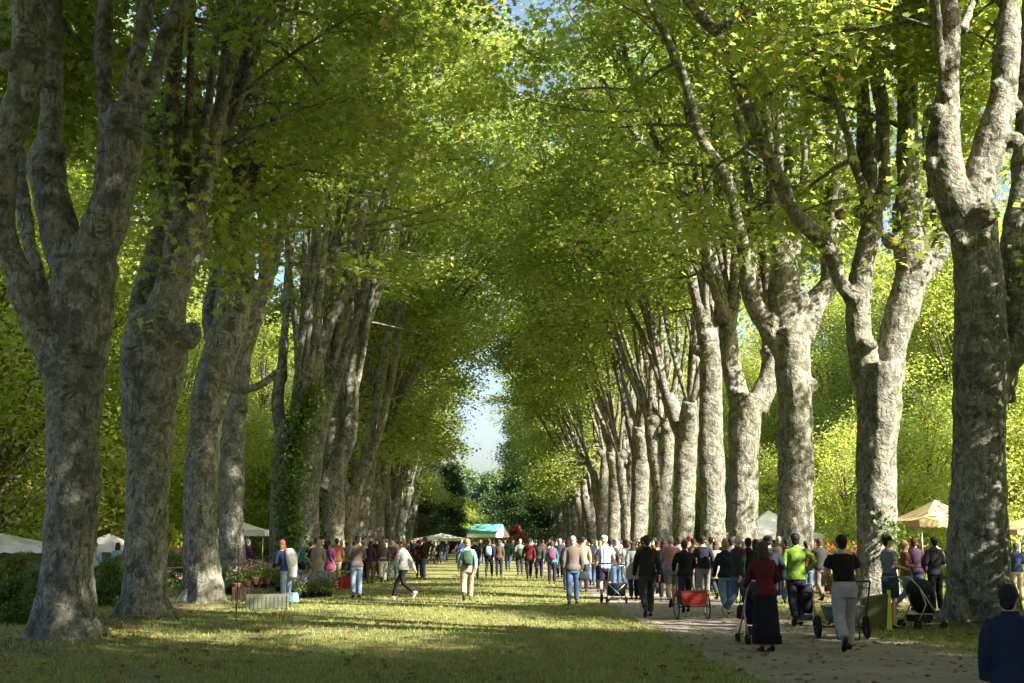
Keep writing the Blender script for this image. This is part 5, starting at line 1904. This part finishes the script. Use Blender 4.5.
def tent(x, y, rz, w_, d_, he, hr, label, roofc=None, gable=False, skirt=.28, walls=False, cat="tent", name="market_tent"):
    root = empty(name, (x, y, 0), R(rz), label, cat)
    rm = CANVAS if roofc is None else cmat("dyed_canvas", roofc, .8, 0, .06, .8)
    w2, d2 = w_ / 2, d_ / 2
    for sx in (-1, 1):
        for sy in (-1, 1):
            q = MB()
            q.tube([(sx * w2, sy * d2, 0), (sx * w2, sy * d2, he)], .03, 8)
            link("pole", q.mesh("pole"), ALU, root)
    rf = MB()
    th = .02
    if gable:     # ridge runs left to right, one gable end each side
        V = [(-w2 - .1, -d2 - .1, he), (w2 + .1, -d2 - .1, he), (w2 + .1, d2 + .1, he), (-w2 - .1, d2 + .1, he), (-w2 - .1, 0, hr), (w2 + .1, 0, hr)]
        V += [(a, b_, c_ - .03) for a, b_, c_ in V]
        rf.add(V, [(0, 1, 5, 4), (3, 4, 5, 2), (6, 10, 11, 7), (9, 8, 11, 10), (0, 4, 10, 6), (4, 3, 9, 10), (1, 7, 11, 5), (5, 11, 8, 2), (0, 6, 7, 1), (3, 2, 8, 9)])
        link("roof", rf.mesh("roof", False), rm, root)
        for sx in (-1, 1):
            gb = MB()
            X0 = sx * (w2 + .12)
            gb.add([(X0, -d2, he), (X0, d2, he), (X0, 0, hr - .03), (X0 + sx * .01, -d2, he), (X0 + sx * .01, d2, he), (X0 + sx * .01, 0, hr - .03)], [(0, 1, 2), (5, 4, 3), (0, 3, 4, 1), (1, 4, 5, 2), (2, 5, 3, 0)])
            link("gable", gb.mesh("gable", False), CANVAS, root)
    else:
        n_ = 8
        V = []
        for k in range(n_ + 1):
            t_ = k / n_
            e = (1 - t_)
            z = he + (hr - he) * (t_ ** 1.35)
            for sx, sy in ((-1, -1), (1, -1), (1, 1), (-1, 1)):
                V.append((sx * (w2 + .08) * e, sy * (d2 + .08) * e, z))
        Fc = []
        for k in range(n_):
            for j in range(4):
                Fc.append((k * 4 + j, k * 4 + (j + 1) % 4, (k + 1) * 4 + (j + 1) % 4, (k + 1) * 4 + j))
        rf.add(V, Fc)
        link("roof", rf.mesh("roof", False), rm, root)
    sk = MB()
    nn = 10
    for a, b_ in (((-1, -1), (1, -1)), ((1, -1), (1, 1)), ((1, 1), (-1, 1)), ((-1, 1), (-1, -1))):
        V = []
        for i in range(nn * 2 + 1):
            t_ = i / (nn * 2)
            x0 = (a[0] + (b_[0] - a[0]) * t_) * (w2 + .11)
            y0 = (a[1] + (b_[1] - a[1]) * t_) * (d2 + .11)
            V += [(x0, y0, he + .01), (x0, y0, he - skirt * (1 if i % 2 else .82))]
        sk.add(V, [(2 * i, 2 * i + 1, 2 * i + 3, 2 * i + 2) for i in range(nn * 2)])
    link("valance", sk.mesh("valance", False), CANVAS if roofc is None or gable else rm, root)
    if walls:
        wl = MB()
        wl.box((-w2, d2 - .02, 0), (w2, d2, he - .02))
        wl.box((w2 - .02, -d2, 0), (w2, d2, he - .02))
        link("side_wall", wl.mesh("side_wall", False), CANVAS, root)
    return root


tent((487 - 478) / F * 104 + .1, 104, -28, 2.3, 2.3, 2.2, 3.0, "green-roofed market tent with white gables at the end of the lawn", (0.13, 0.42, 0.38), True)
tent(-17.4, 48, 8, 4.2, 3, 1.5, 1.95, "low white stall roof at the far left behind the nearest trunk", walls=True)
tent(-14.1, 50, -5, 1.5, 2.4, 1.5, 1.95, "narrow white stall seen between the first and second left trunks", walls=True)
tent(-11.3, 62, 0, 2.6, 2.6, 2.15, 2.6, "white stall roof between the fourth and fifth left trunks")
tent(15.6, 69, 0, 4.4, 4.4, 2.0, 3.3, "white peaked pavilion behind the fourth right trunk")
tent(15.0, 42, 10, 2.4, 2.4, 2.3, 3.0, "tan canvas sun canopy beside the nearest right trunk", (0.50, 0.38, 0.20), skirt=.22, cat="canopy", name="sun_canopy")
tent(22.5, 52, 10, 3.2, 3.0, 2.1, 2.7, "tan canvas canopy at the right picture edge", (0.50, 0.38, 0.20), skirt=.22, cat="canopy", name="sun_canopy")
tent(-3.4, 122, 0, 5, 3, 1.9, 2.4, "long low white stall behind the far crowd")

# ------------------------------------------------------------------ plants for sale
def pot_plant(seed, fol, flower, hgt, rad, potc=(0.02, 0.02, 0.022), size=.05):
    rnd_ = random.Random(seed)
    root = empty("potted_plant")
    q = MB()
    q.rings([((0, 0, 0), .09, .09), ((0, 0, .16), .12, .12), ((0, 0, .175), .13, .13), ((0, 0, .19), .13, .13), ((0, 0, .17), .11, .11)], 14)
    link("pot", q.mesh("pot"), cmat("pot_plastic", potc, .5, 0, 0), root)
    sp = [(rnd_.gauss(0, rad * .45), rnd_.gauss(0, rad * .45), .2 + hgt * rnd_.uniform(.1, .95)) for _ in range(26)]
    st = MB()
    for a in sp[:10]:
        st.tube([(0, 0, .15), (a[0] * .5, a[1] * .5, a[2] * .6), a], .006, 4)
    link("stem", st.mesh("stem"), cmat("stem", (0.08, 0.12, 0.04), .8, 0, 0), root)
    link("foliage", leaves_mesh("foliage", sp, 9, .06, size, seed, 'near', .9, .5), fol, root)
    if flower:
        fp = [(rnd_.gauss(0, rad * .5), rnd_.gauss(0, rad * .5), .2 + hgt * rnd_.uniform(.7, 1.1)) for _ in range(22)]
        link("blossoms", leaves_mesh("blossoms", fp, 6, .03, size * .7, seed + 1, 'far', 1.6, .3), flower, root)
    return root


lav = Stand(pot_plant(91, LEAF_IVY, LAVENDER, .42, .28), "plant", "potted lavender set out on the grass")
rq = random.Random(12)
for i in range(16):
    px = 296 + (i % 8) * 4.6 + rq.uniform(-1, 1)
    fy = 599 - (i // 8) * 5 - (px - 296) * .10 + rq.uniform(-1, 1)
    g = gp(px, fy)
    lav.put(g.x, g.y, "potted lavender in a black pot, set out in rows by the red crate", rq.uniform(.85, 1.1), rq.uniform(0, 6), z=gz(g.x, g.y))
bush = Stand(pot_plant(93, LEAF_DEEP, None, .7, .36, size=.07), "plant", "leafy nursery plants at the left stall")
for i, (px, fy) in enumerate(((246, 589), (256, 588), (264, 589), (272, 588), (278, 592), (300, 588), (313, 583), (341, 586), (348, 583), (230, 596), (238, 584), (290, 584))):
    g = gp(px, fy)
    bush.put(g.x, g.y, "leafy green nursery plant in a pot at the left stall", rq.uniform(.9, 1.25), rq.uniform(0, 6), z=gz(g.x, g.y))
redf = Stand(pot_plant(95, LEAF_DEEP, BLOOM_RED, .6, .34, (0.2, .08, .05), .07), "plant", "red and orange flowers at the right stall")
for i, (px, fy) in enumerate(((822, 588), (830, 584), (838, 588), (846, 592), (828, 592), (852, 588), (818, 584), (842, 582), (836, 595), (812, 589))):
    g = gp(px, fy)
    redf.put(g.x, g.y, "pot of red and orange flowers behind the third right trunk", rq.uniform(1.2, 2.0), rq.uniform(0, 6), z=gz(g.x, g.y))
pk = Stand(pot_plant(97, LEAF_IVY, BLOOM_PINK, .4, .3, (0.25, .1, .06), .06), "plant", "pink potted flowers along the left stall front")
for i, (px, fy) in enumerate(((240, 596), (247, 597), (254, 596), (258, 594), (266, 595), (236, 601), (304, 592), (331, 590), (182, 598), (190, 596))):
    g = gp(px, fy)
    pk.put(g.x, g.y, "pot of small pink flowers along the left stall front", rq.uniform(.9, 1.2), rq.uniform(0, 6), z=gz(g.x, g.y) + (.3 if px < 270 and px > 235 else 0))


def crate(px, fy, w_, d_, h_, col, label, rz=0, name="crate", dz=0):
    g_ = gp(px, fy)
    root = empty(name, (g_.x, g_.y, gz(g_.x, g_.y) + dz), R(rz), label, "crate")
    q = MB()
    ns = max(4, int(w_ / .09))
    for sy in (-1, 1):
        for i in range(ns):
            x0 = -w_ / 2 + w_ * i / ns
            q.box((x0, sy * d_ / 2 - .01, .02), (x0 + w_ / ns * .84, sy * d_ / 2 + .01, h_))
    for sx in (-1, 1):
        for i in range(4):
            z0 = h_ * i / 4 + .01
            q.box((sx * (w_ / 2 + .012) - .01, -d_ / 2 + .012, z0), (sx * (w_ / 2 + .012) + .01, d_ / 2 - .012, z0 + h_ / 4 * .8))
    link("slats", q.mesh("slats", False), cmat("crate_wood", col, .9, 0, .5, 6), root)
    b_ = MB()
    b_.box((-w_ / 2 + .02, -d_ / 2 + .02, .0), (w_ / 2 - .02, d_ / 2 - .02, h_ * .8))
    link("filling", b_.mesh("filling", False), cmat("compost", (0.05, 0.035, 0.025), 1, 0, 1, 20), root)
    return root


crate(267, 609, .98, .4, .36, (0.13, 0.14, 0.10), "grey-green slatted planter box in front of the left stall", 3)
crate(243, 604, .5, .5, .4, (0.10, 0.06, 0.045), "dark brown low crate beside the slatted planter")
crate(334, 590, .45, .6, .40, (0.30, 0.03, 0.03), "red crate standing left of the brown leather jacket's legs")
crate(345, 589, .75, .6, .42, (0.38, 0.035, 0.03), "wider red crate among the lavender")
# yellow-edged bin by the second right trunk
g = gp(876, 629)
root = empty("plant_bin", (g.x, g.y, 0), R(-12), "olive plant bin with a bright yellow side by the second right trunk", "bin")
q = MB()
q.add([(-.22, -.25, 0), (.16, -.25, 0), (.16, .25, 0), (-.22, .25, 0), (-.26, -.27, .58), (.22, -.27, .66), (.22, .27, .66), (-.26, .27, .58)], [(3, 2, 1, 0), (4, 5, 6, 7), (0, 1, 5, 4), (1, 2, 6, 5), (2, 3, 7, 6), (3, 0, 4, 7)])
link("body", q.mesh("body", False), cmat("olive_plastic", (0.09, 0.11, 0.025), .5, 0, .1), root)
q = MB()
q.add([(.17, -.29, 0), (.27, -.29, 0), (.27, .25, 0), (.17, .25, 0), (.23, -.31, .74), (.27, -.31, .74), (.27, .27, .74), (.23, .27, .74)], [(3, 2, 1, 0), (4, 5, 6, 7), (0, 1, 5, 4), (1, 2, 6, 5), (2, 3, 7, 6), (3, 0, 4, 7)])
link("side_panel", q.mesh("side_panel", False), cmat("yellow_plastic", (0.62, 0.66, 0.04), .5, 0, 0), root)
# thin stake in the grass by the left stall
g = gp(236, 621)
q = MB()
q.tube([(0, 0, 0), (.01, 0, .9), (0, 0, 1.55)], [.012, .011, .008], 6)
q.ell((0, 0, 1.56), (.018, .018, .02), 8, 6)
o = link("stake", q.mesh("stake"), METAL, None, (g.x, g.y, 0))
tag(o, "thin dark metal stake in the grass before the left stall", "stake")
# display tables beyond the trunks
def table(x, y, rz, w_, label, col="white"):
    root = empty("market_table", (x, y, 0), R(rz), label, "table")
    q = MB()
    q.box((-w_ / 2, -.38, .72), (w_ / 2, .38, .75))
    link("table_top", q.mesh("table_top", False), TIMBER, root)
    for sx in (-1, 1):
        for sy in (-1, 1):
            q = MB()
            q.tube([(sx * (w_ / 2 - .06), sy * .32, 0), (sx * (w_ / 2 - .06), sy * .32, .72)], .02, 8)
            link("leg", q.mesh("leg"), METAL, root)
    return root


for i, (x, y, rz, w_) in enumerate(((-10.6, 47, 80, 2.4), (-11.2, 57, 85, 2.2), (14.0, 42.5, 20, 2.2), (13.5, 54, 90, 2.4))):
    table(x, y, rz, w_, ["trestle table behind the fourth left trunk", "trestle table under the white stall roof at left", "trestle table under the tan canopy", "trestle table behind the third right trunk"][i])
    for j in range(6):
        c_, s_ = math.cos(R(rz)), math.sin(R(rz))
        u = -w_ / 2 + .2 + j * (w_ - .4) / 5
        (redf if i > 1 else pk).put(x + u * c_, y + u * s_, ("pot of red and orange flowers on a trestle table at right" if i > 1 else "pot of small pink flowers on a trestle table at left"), rq.uniform(.8, 1.1), rq.uniform(0, 6), z=.75, group="potted flowers on the trestle tables")
